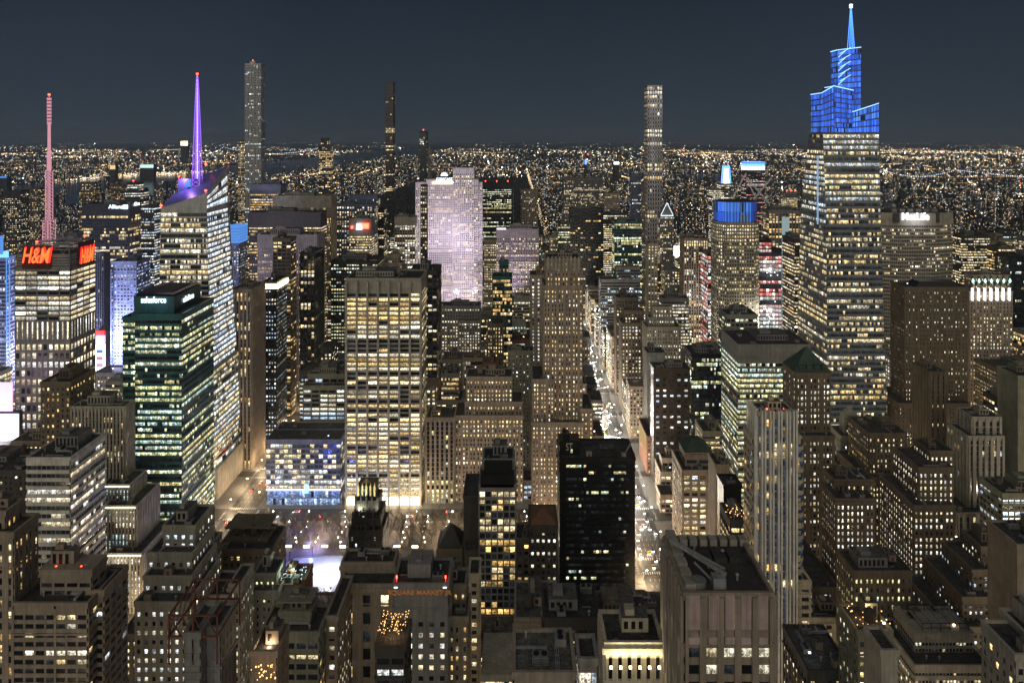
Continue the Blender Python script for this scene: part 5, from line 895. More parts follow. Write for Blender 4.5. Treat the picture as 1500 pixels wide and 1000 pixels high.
# ------------------------------------------------------------------ black gothic tower with the floodlit golden crown
Y = 462
r = building('gothic_tower', 'black gothic tower with a floodlit golden crown standing before the park', 'building', 'the black gothic tower', 512, 560, 778, Y, 22, sty('pair', fh=3.8, bw=3.0, p=.12, tone='cool', full=.0), 'black', tiers=[(517, 557, 760, Y + 2, 18), (521, 553, 735, Y + 3, 15), (525, 549, 718, Y + 5, 11)], n=0, big=False, vb=800, seed=13)
gold = mat('gilded_stone', (.62, .5, .24), .5); q = []
for i, (a, b, t, y) in enumerate(((512, 560, 778, Y), (517, 557, 760, Y + 2), (521, 553, 735, Y + 3), (525, 549, 718, Y + 5))):
    for k in range(5):
        x = PX(a + (b - a) * k / 4, y); z = PZ(t, y); q += boxq(x - .55, x + .55, y - .9, y + .2, z - 3, z + 3.2) + cylq(x, y - .3, z + 3.2, z + 5, .6, .05, 6, False)
part(r, 'pinnacle', q, [W['black'], gold], [1 if k >= len(q) * 3 // 4 else 0 for k in range(len(q))]).__setitem__('kind', 'stuff')
part(r, 'crown', boxq(PX(528, Y + 7), PX(546, Y + 7), Y + 7, Y + 13, PZ(718, Y + 5), PZ(710, Y + 7)) + cylq(PX(537, Y + 10), Y + 10, PZ(710, Y + 7), PZ(704, Y + 7), 2.6, .6, 8), gold)
for s_ in (-1, 1): o = lamp('crown_floodlight', 'SPOT', (PX(537 + s_ * 16, Y), Y - 6, PZ(760, Y)), 16000, (1, .93, .65), .5, spot=R(80)); aim(o, (PX(537, Y), Y + 5, PZ(716, Y)))
o = lamp('crown_floodlight', 'POINT', (PX(529, Y), Y - 1, PZ(727, Y)), 900, (.8, 1, .95), .4)
HAZE = 4.2e-5
# ------------------------------------------------------------------ ground, streets, park
AV = {'seventh': -510, 'sixth': -221, 'fifth': 97, 'madison': 243, 'park': 378, 'lexington': 516, 'third': 690, 'second': 900, 'first': 1130, 'eighth': -790, 'ninth': -1070, 'tenth': -1350, 'eleventh': -1630}
def struct(name, q, m, midx=None):
    o = link(name, quad_mesh(name, np.array(q, float), m if isinstance(m, list) else [m], midx)); o['kind'] = 'structure'; return o
def flat(x0, x1, y0, y1, z): return [(x0, y0, z), (x1, y0, z), (x1, y1, z), (x0, y1, z)]
asph = mat('asphalt', (.05, .05, .052), .55, var=.3, scale=.4); pave = mat('pavement', (.2, .19, .18), .8, var=.25, scale=.5); paint = mat('road_paint', (.6, .6, .58), .6)
landm = mat('dark_land', (.018, .019, .02), .95, var=.6, scale=.004)
struct('ground', [flat(-34000, 34000, -200, 46000, -.02)], landm)
struct('city_block_pavement', [flat(-1800, 1400, 20, 1950, 0.0)], pave)
q = []
for k, x in AV.items():
    h = 10.5; q.append(flat(x - h, x + h, 20, 1950, .02))
struct('avenue', q, asph); q = []
for n in range(35, 60):
    y = st_Y(n); h = 10 if n in (42, 57) else 5.5; xs = sorted(AV.values())
    for a, b in zip(xs[:-1], xs[1:]):
        if n == 41 and a == -221: continue
        q.append(flat(a + 10.55, b - 10.55, y - h, y + h, .024))
struct('street', q, asph)
# kerbs along the two avenues
q = []
for x in (AV['fifth'], AV['sixth']):
    for s_ in (-1, 1):
        for n in range(35, 59): a = x + s_ * 10.5; q += boxq(min(a, a + s_ * .3), max(a, a + s_ * .3), st_Y(n) + 12, st_Y(n + 1) - 12, 0, .15)
struct('kerb', q, W['grey']); q = []
for x in (AV['fifth'], AV['sixth']):
    for l in (-6.3, -3.15, 0, 3.15, 6.3):
        for n in range(35, 59):
            for k in range(7): y = st_Y(n) + 13 + k * 7.5; q.append(flat(x + l - .09, x + l + .09, y, y + 3, .03))
    for n in range(35, 59):
        for side in (-1, 1):
            for k in range(13): q.append(flat(x - 10 + k * 1.6, x - 10 + k * 1.6 + .6, st_Y(n) + side * 9, st_Y(n) + side * 9 + 3.2, .031))
            for k in range(8): q.append(flat(x + side * 13 - .9, x + side * 13 + .9, st_Y(n) - 8 + k * 2.1, st_Y(n) - 7.3 + k * 2.1, .031))
struct('road_markings', q, paint)
# park: lawn, paths, terrace, ice rink
lawn = mat('winter_lawn', (.05, .055, .03), .95, var=.5, scale=.6); gravel = mat('park_gravel', (.16, .135, .105), .9, var=.4, scale=.8)
px0, px1, py0, py1 = -201, 30, 470, 602
struct('park_path', [flat(px0, px1, py0, py1, .03)], gravel); struct('park_lawn', [flat(-30, 22, 480, 560, .06)], lawn)
rx0, rx1 = PX(440, 535), PX(520, 535); ice = mat('ice', (.82, .85, .92), .25, var=.06, scale=.2)
n = 28; pts = []
cx, cy, ax, ay = -130, 531, 32, 22
for i in range(n):
    t = 2 * math.pi * i / n; ct, st_ = math.cos(t), math.sin(t); pts.append((cx + ax * math.copysign(abs(ct) ** .45, ct), cy + ay * math.copysign(abs(st_) ** .45, st_)))
q = [[(*pts[i], .3), (*pts[(i + 1) % n], .3), (cx, cy, .3), (cx, cy, .3)] for i in range(n)]
rr = root('ice_rink', 'oval white floodlit ice rink in the park', 'ice rink', (cx, cy, 0)); part(rr, 'ice', q, ice); q = []
for i in range(n): a, b = pts[i], pts[(i + 1) % n]; q += barq((*a, .7), (*b, .7), .35)
part(rr, 'rink_board', q, W['white'])
q = []
for i in range(0, n, 4): q += boxq(pts[i][0] - .15, pts[i][0] + .15, pts[i][1] - .15, pts[i][1] + .15, 0, 7) + boxq(pts[i][0] - .6, pts[i][0] + .6, pts[i][1] - .4, pts[i][1] + .4, 7, 7.5, True)
part(rr, 'rink_lamp', q, W['dark'])
l = lamp('rink_floodlight', 'AREA', (cx, cy, 13), 7500, (.9, .92, 1), 46); l.data.shape = 'RECTANGLE'; l.data.size_y = 30; l.visible_camera = False if False else l.visible_camera
l.data.size = 3; l.data.size_y = 3
for (x, y, e_, c_) in ((-175, 545, 16000, (.08, .12, 1)), (-172, 520, 12000, (.1, .12, 1)), (-150, 562, 12000, (.12, .16, 1)), (-100, 560, 4000, (.3, .25, 1)), (-205, 598, 14000, (.9, .9, 1)), (-120, 612, 14000, (.3, .5, 1)), (-30, 575, 6000, (1, .85, .6)), (20, 565, 7000, (1, .9, .8))): lamp('park_spotlight', 'POINT', (x, y, 7), e_, c_, .5)
# kiosks round the rink
kq = boxq(-2.5, 2.5, -2, 2, 0, 2.9); KI = quad_mesh('kiosk_body', kq, [W['dark']]); KR = quad_mesh('kiosk_roof', boxq(-2.8, 2.8, -2.3, 2.3, 2.92, 3.2, True), [W['grey']]); KF = quad_mesh('kiosk_window', boxq(-2.2, 2.2, -2.15, -2.02, 1.0, 2.5, True), [E['warm']])
for i in range(13):
    x = -180 + i * 13.2 if i < 9 else -182; y = 566 + (i % 2) * .5 if i < 9 else 512 + (i - 9) * 10
    k = root('market_kiosk', 'small dark market kiosk with a lit window beside the ice rink', 'kiosk', (x, y, 0), 'kiosks round the ice rink')
    link('body', KI, k); link('roof', KR, k); link('window', KF, k)
# bare trees
def tree_mesh(seed):
    rg = random.Random(seed); q = []
    def br(p, d, l, r_, depth):
        e_ = p + d * l; q.extend(barq(p, e_, r_)[:4])
        if depth == 0: return
        for _ in range(3 if depth > 1 else 4):
            nd = d + np.array((rg.uniform(-.8, .8), rg.uniform(-.8, .8), rg.uniform(-.1, .5))); nd /= np.linalg.norm(nd)
            br(p + d * l * rg.uniform(.6, 1), nd, l * rg.uniform(.55, .75), r_ * .55, depth - 1)
    tr = barq((0, 0, 0), (0, 0, 4.5), .22)
    for k in range(5): a = k * 1.26 + rg.random(); d = np.array((math.cos(a) * .6, math.sin(a) * .6, 1.0)); d /= np.linalg.norm(d); br(np.array((0, 0, 3.8 + .3 * k)), d, 3.6, .13, 3)
    bark = bpy.data.materials.get('tree_bark') or mat('tree_bark', (.2, .16, .12), .9, var=.2)
    return quad_mesh('trunk', tr, [bark]), quad_mesh('crown', q, [bark])
TM = [tree_mesh(s_) for s_ in range(4)]
spots = []
for row, y in enumerate((597, 592, 587, 582, 577, 572, 478, 485, 492)):
    for i in range(29): spots.append((px0 + 6 + i * 8.3 + rnd.uniform(-1, 1), y + rnd.uniform(-1, 1)))
for i in range(18): spots.append((rnd.uniform(-205, -180), rnd.uniform(490, 570)))
for i in range(22): spots.append((rnd.uniform(-4, 28), rnd.uniform(500, 570)))
spots = [s_ for s_ in spots if abs(s_[0] - cx) > ax + 2 or abs(s_[1] - cy) > ay + 2]
for i, (x, y) in enumerate(spots):
    t = root('bare_tree', 'leafless winter tree standing in the park by the ice rink', 'tree', (x, y, 0), 'bare trees in the park')
    a, b = TM[i % 4]; s_ = rnd.uniform(.85, 1.25); t.scale = (s_, s_, s_); t.rotation_euler.z = rnd.uniform(0, 6.28); link('trunk', a, t); link('crown', b, t)
# street lamps
LP = quad_mesh('pole', cylq(0, 0, 0, 8.6, .13, .09, 8) + barq((0, 0, 8.5), (2.2, 0, 9.1), .06), [W['dark']]); LH = quad_mesh('lamp_head', boxq(1.8, 2.7, -.22, .22, 8.95, 9.2, True), [emat('street_glow', (1, .78, .48), 40)])
def street_lamp(x, y, rot, label, group, e_=0, col=(1, .78, .48)):
    o = root('street_lamp', label, 'street lamp', (x, y, 0), group); o.rotation_euler.z = rot; link('pole', LP, o); link('lamp_head', LH, o)
    if e_: lamp('street_light', 'POINT', (x + 2.2 * math.cos(rot), y + 2.2 * math.sin(rot), 8.6), e_, col, .35)
i = 0
for (x, nm) in ((AV['fifth'], 'the avenue right of centre'), (AV['sixth'], 'the avenue left of the park')):
    y = 330 if nm.endswith('centre') else 90
    while y < 1350:
        for s_ in (-1, 1):
            street_lamp(x + s_ * 11.6, y + (13 if s_ > 0 else 0), 0 if s_ < 0 else math.pi, 'tall curved-arm street lamp lining ' + nm, 'street lamps on ' + nm, (17000 if i % 2 == 0 else 0) * ((5.0 if y > 620 else 1.1) if nm.endswith('centre') else .9), (1, .9, .74) if y > 600 and nm.endswith('centre') else (1, .72, .42)); i += 1
        y += 38 if y < 700 else 60
for k in range(9): street_lamp(-190 + k * 28, 604.5, -math.pi / 2, 'curved-arm street lamp on the cross street behind the park', 'street lamps on the park cross street', 10000 if k % 2 == 0 else 0, (1, .8, .55))
# park lamps
PP = quad_mesh('post', cylq(0, 0, 0, 3.8, .09, .06, 8), [W['dark']]); PL = quad_mesh('globe', cylq(0, 0, 3.8, 4.3, .16, .3, 8) + cylq(0, 0, 4.3, 4.6, .3, .1, 8), [emat('globe_glow', (1, .8, .5), 30)])
for k in range(75):
    x, y = (px0 + 8 + (k % 15) * 15.5, (596, 588, 580, 572, 566)[k // 15]); x += rnd.uniform(-2, 2)
    o = root('park_lamp', 'small globe lamp glowing among the bare park trees', 'park lamp', (x, y, 0), 'globe lamps in the park'); link('post', PP, o); link('globe', PL, o)
    if k % 3 == 0: lamp('park_light', 'POINT', (x, y, 5.0), 2600, (1, .8, .56), .3)
# other street light along Madison, side streets and the square
for n in range(37, 56):
    for nm in ('madison', 'park', 'seventh', 'third'): lamp('street_light', 'POINT', (AV[nm], st_Y(n) + 20, 12), 28000, (1, .82, .56), .5)
for n in range(36, 54):
    for x in (-370, -80, 160, 300, 450): 
        if n in (40, 41) and x == -80: continue
        lamp('street_light', 'POINT', (x, st_Y(n), 11), 13000, (1, .78, .5), .5)
for (x, y, z, e_, c_) in ((-505, 700, 40, 260000, (.92, .8, 1)), (-480, 780, 60, 260000, (.75, .75, 1)), (-500, 880, 50, 200000, (.8, .7, 1)), (-440, 830, 70, 160000, (.6, .62, 1)), (-450, 640, 30, 90000, (.9, .85, 1)), (-420, 960, 60, 120000, (.75, .72, 1))): lamp('square_glow', 'POINT', (x, y, z), e_ * 3.2, c_, 3)
bb = root('billboard', 'huge blank white lit billboard above the bright square at the left border', 'billboard', (PX(5, 650), 650, 0)); part(bb, 'screen', boxq(PX(-40, 650), PX(27, 650), 650, 651, PZ(645, 650), PZ(606, 650)), screen_mat('advert_screen', [(1, 1, 1), (.9, .85, 1), (.45, .5, 1)], .3, 1.1)); part(bb, 'frame', boxq(PX(-42, 651), PX(28, 651), 651.1, 656, 0, PZ(603, 651)), W['dark'])
part(bb, 'screen', boxq(PX(-40, 650), PX(18, 650), 650, 651, PZ(602, 650) , PZ(560, 650)), screen_mat('advert_screen_pink', [(1, .95, 1), (.7, .6, 1), (1, .4, .8)], .25, .9))
FOOT.append((PX(-42, 650), PX(28, 650), 648, 658, -42, 28, 640))
# cars
def car_meshes(col, nm):
    m = mat('car_paint_' + nm, col, .3, var=0, spec=.6)
    body = boxq(-.9, .9, -2.25, 2.25, .35, .95, True); body += [[(-.9, -2.25, .95), (.9, -2.25, .95), (.8, -1.5, 1.02), (-.8, -1.5, 1.02)]]
    top = []; a = [(-.82, -1.3, .97), (.82, -1.3, .97), (.82, 1.7, .97), (-.82, 1.7, .97)]; b = [(-.66, -.6, 1.48), (.66, -.6, 1.48), (.66, 1.2, 1.48), (-.66, 1.2, 1.48)]
    cab = [[a[i], a[(i + 1) % 4], b[(i + 1) % 4], b[i]] for i in range(4)]; roof = [[(p[0], p[1], 1.485) for p in b]]
    wh = []
    for x in (-.86, .86):
        for y in (-1.4, 1.4): wh.append((x, y))
    return quad_mesh('body', body, [m]), quad_mesh('cabin', cab, [W['black']]), quad_mesh('roof_panel', roof, [m])
CARS = [car_meshes(c_, nm) for c_, nm in (((.75, .42, .02), 'yellow'), ((.02, .02, .022), 'black'), ((.55, .55, .56), 'white'), ((.16, .17, .19), 'grey'))]
WH = quad_mesh('wheel', [[(0, .33 * math.cos(t), .33 + .33 * math.sin(t)), (0, .33 * math.cos(t + .785), .33 + .33 * math.sin(t + .785)), (.18, .33 * math.cos(t + .785), .33 + .33 * math.sin(t + .785)), (.18, .33 * math.cos(t), .33 + .33 * math.sin(t))] for t in np.arange(8) * .785], [W['black']])
HL = quad_mesh('headlight', boxq(-.16, .16, -.06, .06, -.1, .1, True), [emat('headlight_glow', (1, .97, .9), 160)]); TL = quad_mesh('taillight', boxq(-.2, .2, -.06, .06, -.1, .1, True), [emat('taillight_glow', (1, .04, .02), 110)])
def car(x, y, rz, k, label, group):
    o = root('parked_car' if 'parked' in label else 'car', label, 'car', (x, y, .03), group); o.rotation_euler.z = rz; b, c_, r_ = CARS[k]
    link('body', b, o); link('cabin', c_, o); link('roof_panel', r_, o)
    for sx in (-1, 1):
        link('headlight', HL, o, (sx * .62, -2.32, .68)); link('taillight', TL, o, (sx * .66, 2.32, .75))
        for sy in (-1.4, 1.4): link('wheel', WH, o, (sx * .86 - (.18 if sx < 0 else 0) + (.0 if sx < 0 else 0), sy, 0))
for i in range(150):
    y = 400 + 850 * rnd.random() ** 1.1; l = rnd.choice([-8.0, -4.8, -1.6, 1.6, 4.8, 8.0])
    car(AV['fifth'] + l, y, 0, rnd.choice([0, 0, 1, 2, 3]), 'car driving towards the viewer on the bright avenue right of centre', 'cars on the avenue right of centre')
for i in range(48):
    y = 150 + 750 * rnd.random(); l = rnd.choice([-8.0, -4.8, -1.6, 1.6, 4.8, 8.0])
    car(AV['sixth'] + l, y, math.pi, rnd.choice([0, 0, 1, 2, 3]), 'car with red tail lights driving away on the avenue left of the park', 'cars on the avenue left of the park')
for i in range(14): car(-190 + i * 17 + rnd.uniform(-4, 4), 615 + rnd.choice([-4, 4]), rnd.choice([1, -1]) * math.pi / 2, rnd.choice([0, 1, 2]), 'car on the cross street between the park and the travertine slab', 'cars on the park cross street')
# ------------------------------------------------------------------ remaining blocks of the city
GV = [(390, 640, 800, 600), (850, 905, 640, 700), (928, 965, 893, 450), (312, 395, 780, 520), (180, 196, 1000, 300), (440, 500, 852, 520), (640, 700, 770, 560), (866, 900, 560, 800)]
fills = []; occ = [(f[0] - 2, f[1] + 2, f[2] - 2, f[3] + 2) for f in FOOT] + [(-152, -60, 392, 470), (-190, -48, 1195, 1306)]
def hits(a, b, f, g): return any(a < o_[1] and b > o_[0] and f < o_[3] and g > o_[2] for o_ in occ)
xs = sorted(AV.values()); frng = np.random.default_rng(3)
for n in range(35, 60):
    for half in (0, 1):
        y0 = st_Y(n) + 9 + half * 29; y1 = y0 + 27.5
        if y0 < 95: continue
        for a, b in zip(xs[:-1], xs[1:]):
            x = a + 16
            while x < b - 26:
                wd = frng.uniform(13, 42) if y0 < 1000 else frng.uniform(22, 55)
                x2 = min(x + wd, b - 16)
                if b - 16 - x2 < 12: x2 = b - 16
                X_0, X_1 = x + .4, x2 - .4; x = x2
                if a == AV['sixth'] and 460 < y0 < 612: continue
                p0, p1 = VX + F * X_0 / y0, VX + F * X_1 / y0
                if p1 < -80 or p0 > 1580: continue
                if hits(X_0, X_1, y0, y1): continue
                base = VY + HC * F / y0
                mid = abs((p0 + p1) / 2 - 750) < 900
                hh = frng.gamma(3.0, 17) + 16 if y0 < 900 else frng.gamma(2.6, 26) + 22
                if y0 > 1000 and frng.random() < .2: hh += frng.uniform(50, 110)
                top = VY + (HC - hh) * F / y0
                lim = VY
                for f in FOOT:
                    if f[2] > y0 and f[4] < p1 - 1 and f[5] > p0 + 1: lim = max(lim, f[6])
                for g in GV:
                    if g[3] > y0 and g[0] < p1 and g[1] > p0: lim = max(lim, g[2])
                lim = max(lim, 340 if y0 > 1000 else 470)
                if top < lim + 3:
                    top = lim + frng.uniform(3, 26); hh = HC - (top - VY) * y0 / F
                if hh < 7: continue
                fills.append((min(1.0, 1) * (p1 - p0) * (min(1000, base) - top) * (1 if top < 1000 else 0), X_0, X_1, y0, y1, hh, p0, p1, top))
fills.sort(key=lambda f: -f[0]); fills = [f for f in fills if f[0] > 0]
nind = max(0, 292 - sum(1 for o in COL.objects if o.parent is None and o.get('category') == 'building'))
tones = {'tan': 'tan', 'lime': 'buff', 'brown': 'brown', 'brick': 'red-brick', 'dark': 'charcoal', 'grey': 'grey', 'olive': 'olive', 'white': 'pale', 'bronze': 'bronze-dark'}
used = {}
def fstyle(rg, y):
    k = rg.choice(['punch', 'pair', 'punch', 'pair', 'band', 'wide', 'big', 'glass'] if y < 1000 else ['punch', 'pair', 'band', 'wide', 'fin', 'glass'])
    return str(k), sty(str(k), p=float(rg.uniform(.22, .8)), full=float(rg.uniform(.05, .3)), dkf=float(rg.uniform(.05, .3)), tone=str(rg.choice(['warm', 'warm', 'warm', 'mix', 'white', 'amber', 'green', 'white'])))
win_word = {'punch': 'small square windows', 'pair': 'paired windows', 'band': 'ribbon windows', 'wide': 'wide windows', 'big': 'large windows', 'glass': 'glass walls', 'fin': 'narrow ribs'}
ords = ['', 'second ', 'third ', 'fourth ', 'fifth ', 'sixth ', 'seventh ', 'eighth ', 'ninth ', 'tenth ']
for i, (ar, a, b, f, g, hh, p0, p1, top) in enumerate(fills[:nind]):
    rg = np.random.default_rng(5000 + i); wm = str(rg.choice(['tan', 'lime', 'brown', 'brick', 'dark', 'grey', 'olive', 'tan', 'brown', 'grey']))
    k, s_ = fstyle(rg, f); cxp, cyp = (p0 + p1) / 2, top
    lm = min(LM, key=lambda L: (L[0] - cxp) ** 2 + (L[1] - cyp) ** 2 * 1.2); dx, dy = cxp - lm[0], cyp - lm[1]
    rel = 'below' if abs(dy) > abs(dx) and dy > 0 else ('above' if abs(dy) > abs(dx) else ('right of' if dx > 0 else 'left of'))
    sz = 'low' if hh < 30 else ('mid-height' if hh < 75 else 'tall')
    key = f'{sz} {tones[wm]} block with {win_word[k]} {rel} {lm[2]}'; c_ = used.get(key, 0); used[key] = c_ + 1
    lab = key if c_ == 0 else f'{ords[min(c_, 9)]}nearest {key}'
    t2 = []
    if hh > 40 and b - a > 20 and rg.random() < .5:
        i0 = (b - a) * rg.uniform(.12, .25); zt_ = hh + 0; pA, pB = VX + F * (a + i0) / (f + 4), VX + F * (b - i0 * .8) / (f + 4)
        h0 = hh * rg.uniform(.72, .88); t2 = [(pA, pB, VY + (HC - hh) * F / (f + 4), f + 4, g - f - 7)]; tp = VY + (HC - h0) * F / f
    else: tp = top
    Bd('office_block' if hh > 45 else 'loft_building', lab, 'building', None, p0, p1, tp, f, g - f, s_, wm, tiers=t2, n=int(rg.integers(3, 8)) if f < 700 else int(rg.integers(0, 3)), tank=wm in ('tan', 'brown', 'brick', 'lime') and rg.random() < .7, big=rg.random() < .75, seed=9000 + i, roof='roofdark' if rg.random() < .6 else 'roofgrey', cornice=rg.random() < .3, lamps=.5)
# the remaining, farther blocks as one mass
rest = fills[nind:]
acc = Acc(); accs = Acc(); mi = ['tan', 'brown', 'dark', 'grey', 'lime']
for i, (ar, a, b, f, g, hh, p0, p1, top) in enumerate(rest):
    rg = np.random.default_rng(20000 + i); k, s_ = fstyle(rg, 1200)
    bot = [(a, f, 0), (b, f, 0), (b, g, 0), (a, g, 0)]; s_['bw'] *= 1.3
    m_ = int(rg.integers(0, 5)); prism(acc, bot, [(p[0], p[1], hh) for p in bot], s_, rg, relief=False, m=m_); acc.wall([[(a, f, hh), (b, f, hh), (b, g, hh), (a, g, hh)]], m_)
    if b - a > 14: acc.wall(boxq(a + 4, a + 10, f + 8, f + 15, hh, hh + 4), m_)
print('fills', len(fills), 'individual', nind, 'mass', len(rest))
# farther city: up to 9 km
def in_park(x, y): return -700 < x < 90 and 1905 < y < 5700
def in_river(x, y):
    if -3150 < x < -1850: return True
    if y < 5200 and 1450 < x < 1720: return True
    if y < 5200 and 1900 < x < 2150: return True
    if 5200 <= y < 6400 and 1150 + (y - 5200) * .1 < x < 1900: return True
    return False
frng = np.random.default_rng(17); nb = 0; LQ = []; LL = []
palF = np.array([(1, .72, .36), (1, .82, .55), (1, .6, .25), (.9, .95, .95), (1, .85, .5), (.7, .85, 1)])
for _ in range(15000):
    y = 1900 + 8600 * frng.random() ** 1.35; x = frng.uniform(-.72, .72) * y
    if in_park(x, y) or in_river(x, y): continue
    x = round(x / 34) * 34 + frng.uniform(-3, 3); y = round(y / 40) * 40
    wd, dp = frng.uniform(13, 26), frng.uniform(13, 22); near_park = (90 <= x < 200 or -830 < x < -700) and y < 5700
    hh = frng.gamma(2.2, 7.5) + 8
    if near_park: hh += frng.uniform(15, 60)
    elif y < 4200 and abs(x) < 1850 and frng.random() < .09: hh += frng.uniform(30, 110)
    elif frng.random() < .03: hh += 50
    top = VY + (HC - hh) * F / y
    if top < 219 : hh = HC - (219 - VY) * y / F + 0; 
    if hh < 6: hh = 6
    q = boxq(x, x + wd, y, y + dp, 0, hh); accs.wall(q, int(frng.choice([5, 5, 6, 2]))); nb += 1
    s = max(1.6, y / 1131 * .75); nr, nc_ = max(1, int(hh / max(3.4, s * 1.5))), max(1, int(wd / max(3.2, s * 1.7)))
    p_ = frng.uniform(.05, .45)
    J, I = np.meshgrid(np.arange(nr), np.arange(nc_)); on = frng.random(J.shape) < p_; J, I = J[on], I[on]
    if len(J):
        xx = x + (I + .3) * wd / nc_; zz = (J + .35) * hh / nr; ws = np.minimum(s * 1.3, wd / nc_ * .6); hs = np.minimum(s * 1.0, hh / nr * .6)
        LQ.append(np.stack([np.stack([xx, np.full_like(xx, y - .15), zz], 1), np.stack([xx + ws, np.full_like(xx, y - .15), zz], 1), np.stack([xx + ws, np.full_like(xx, y - .15), zz + hs], 1), np.stack([xx, np.full_like(xx, y - .15), zz + hs], 1)], 1))
        LL.append(palF[frng.integers(0, 6, len(J))] * 1.7 * np.exp(frng.normal(-.35, .6, len(J)))[:, None])
        # inner side face
        sx = x if x > 0 else x + wd; d = -.15 if x > 0 else .15; k = frng.random(len(J)) < .5
        yy = y + (I[k] + .3) * dp / nc_; zz = zz[k]; w2 = np.full(k.sum(), min(s * 1.3, dp / nc_ * .6)); X_ = np.full(k.sum(), sx + d)
        if d > 0: LQ.append(np.stack([np.stack([X_, yy, zz], 1), np.stack([X_, yy + w2, zz], 1), np.stack([X_, yy + w2, zz + hs], 1), np.stack([X_, yy, zz + hs], 1)], 1))
        else: LQ.append(np.stack([np.stack([X_, yy + w2, zz], 1), np.stack([X_, yy, zz], 1), np.stack([X_, yy, zz + hs], 1), np.stack([X_, yy + w2, zz + hs], 1)], 1))
        LL.append(palF[frng.integers(0, 6, k.sum())] * 1.5 * np.exp(frng.normal(-.35, .6, k.sum()))[:, None])
far = root('distant_city', 'dense mass of small lit buildings reaching to the horizon', 'city', (0, 3000, 0), kind='stuff')
lo = np.array((0, 3000, 0.))
wq = np.concatenate(accs.w + acc.w) - lo; wm_ = np.concatenate(accs.m + acc.m)
o = link('wall', quad_mesh('wall', wq, [W[k] for k in mi] + [W['farnavy'], W['farbrown']], wm_), far); o['kind'] = 'stuff'
q = np.concatenate(acc.q + LQ) - lo; o = link('window', quad_mesh('window', q, [WM], lit=np.concatenate(acc.l + LL), uv=True), far); o['kind'] = 'stuff'
# points of light (street lamps, signs, yards), each a small lantern box, out to the horizon
def lights(name, X_, Y_, Z_, S_, C_, label, st='stuff'):
    n_ = len(X_); base = np.array(boxq(-.5, .5, -.5, .5, -.5, .5, True)); nq = len(base)
    q_ = (base[None] * S_[:, None, None, None] + np.stack([X_, Y_, Z_], 1)[:, None, None, :]).reshape(-1, 4, 3)
    m = bpy.data.materials.get('city_light_glow')
    if not m:
        m = bpy.data.materials.new('city_light_glow'); m.use_nodes = True; nn = m.node_tree; nn.nodes.clear(); out = nn.nodes.new('ShaderNodeOutputMaterial'); em = nn.nodes.new('ShaderNodeEmission'); at = nn.nodes.new('ShaderNodeAttribute'); at.attribute_name = 'lit'
        nn.links.new(at.outputs['Color'], em.inputs['Color']); nn.links.new(em.outputs[0], out.inputs[0]); m.cycles.emission_sampling = 'NONE'
    o = link(name, quad_mesh(name, q_, [m], lit=np.repeat(C_, nq, axis=0))); tag(o, label, 'lights', kind=st); return o
N = 56000; py = 209 + 175 * frng.random(N) ** 1.55; Y_ = HC * F / (py - VY); pxx = frng.uniform(-20, 1520, N); X_ = (pxx - VX) / F * Y_
dens = np.sin(X_ / Y_ * 40 + Y_ / 3000) * .28 + np.sin(X_ / 700) * np.sin(Y_ / 1100) * .4 + np.sin(X_ / 260 + 2) * np.sin(Y_ / 900 + 1) * .25 + .5
k = (frng.random(N) < dens); k &= ~np.array([in_park(a, b) or in_river(a, b) for a, b in zip(X_, Y_)]); k &= Y_ > 1950
k &= ~((X_ < -3150) & (Y_ < 7000) & (frng.random(N) < .35)); k &= ~((py < 222) & (frng.random(N) > ((py - 207) / 16) ** 1.3)); k &= ~((np.sin(X_ / 900 + 3 * np.sin(Y_ / 4000)) < -.2) & (py < 219))
X_, Y_, py = X_[k], Y_[k], py[k]; n_ = len(X_)
grid = Y_ < 7500; X_ = np.where(grid & (frng.random(n_) < .5), np.round(X_ / 140) * 140 + frng.uniform(-5, 5, n_), X_); Y2 = np.where(grid & (frng.random(n_) < .4), np.round(Y_ / 75) * 75, Y_)
pal2 = np.array([(1, .68, .3), (1, .82, .55), (.95, .97, .9), (1, .5, .16), (.65, .85, 1), (.95, 1, .75), (1, .12, .06)]); ci = frng.choice(7, n_, p=[.27, .25, .2, .1, .06, .09, .03])
C_ = pal2[ci] * 1.7 * np.exp(frng.normal(0, .95, n_))[:, None]; S_ = Y_ / 1131 * np.exp(frng.normal(-.45, .35, n_)) * .9
Z_ = frng.uniform(6, 26, n_)
lights('city_lights', X_, Y2, Z_, S_, C_, 'countless street lamps and signs glittering to the horizon')
# avenue streaks running north
q_x, q_y = [], []
for x0_, a0, a1 in ((90, 2000, 9000), (-300, 5750, 11000), (236, 2000, 8000), (516, 2000, 8000), (900, 2000, 7000), (1130, 2000, 6500), (-790, 2000, 8000)):
    n_ = int((a1 - a0) / (9 if x0_ in (-300, 90) else 26)); q_y += list(np.linspace(a0, a1, n_)); q_x += [x0_ + v for v in frng.uniform(-7, 7, n_)]
q_x, q_y = np.array(q_x), np.array(q_y); n_ = len(q_x); lights('avenue_lights', q_x, q_y, np.full(n_, 6.0), q_y / 1131 * .55, np.array([(1, .74, .42)]) * np.exp(frng.normal(.3, .5, n_))[:, None], 'lines of lamps along the avenues running to the horizon')
lx, ly = [], []
for _ in range(95):
    y0_ = 3200 + 16000 * frng.random() ** 1.4; x0_ = frng.uniform(-.68, .68) * y0_; th = frng.choice([0, math.pi / 2, .5, 1.1, 2.2]) + frng.normal(0, .08); ln = frng.uniform(500, 2600); n_ = int(ln / (y0_ / 1131 * 3.2)); t = np.linspace(0, ln, max(n_, 2)); lx += list(x0_ + np.cos(th) * t); ly += list(y0_ + np.sin(th) * t)
lx, ly = np.array(lx), np.array(ly); k = np.array([not (in_park(a, b) or in_river(a, b)) for a, b in zip(lx, ly)]); lx, ly = lx[k], ly[k]; n_ = len(lx)
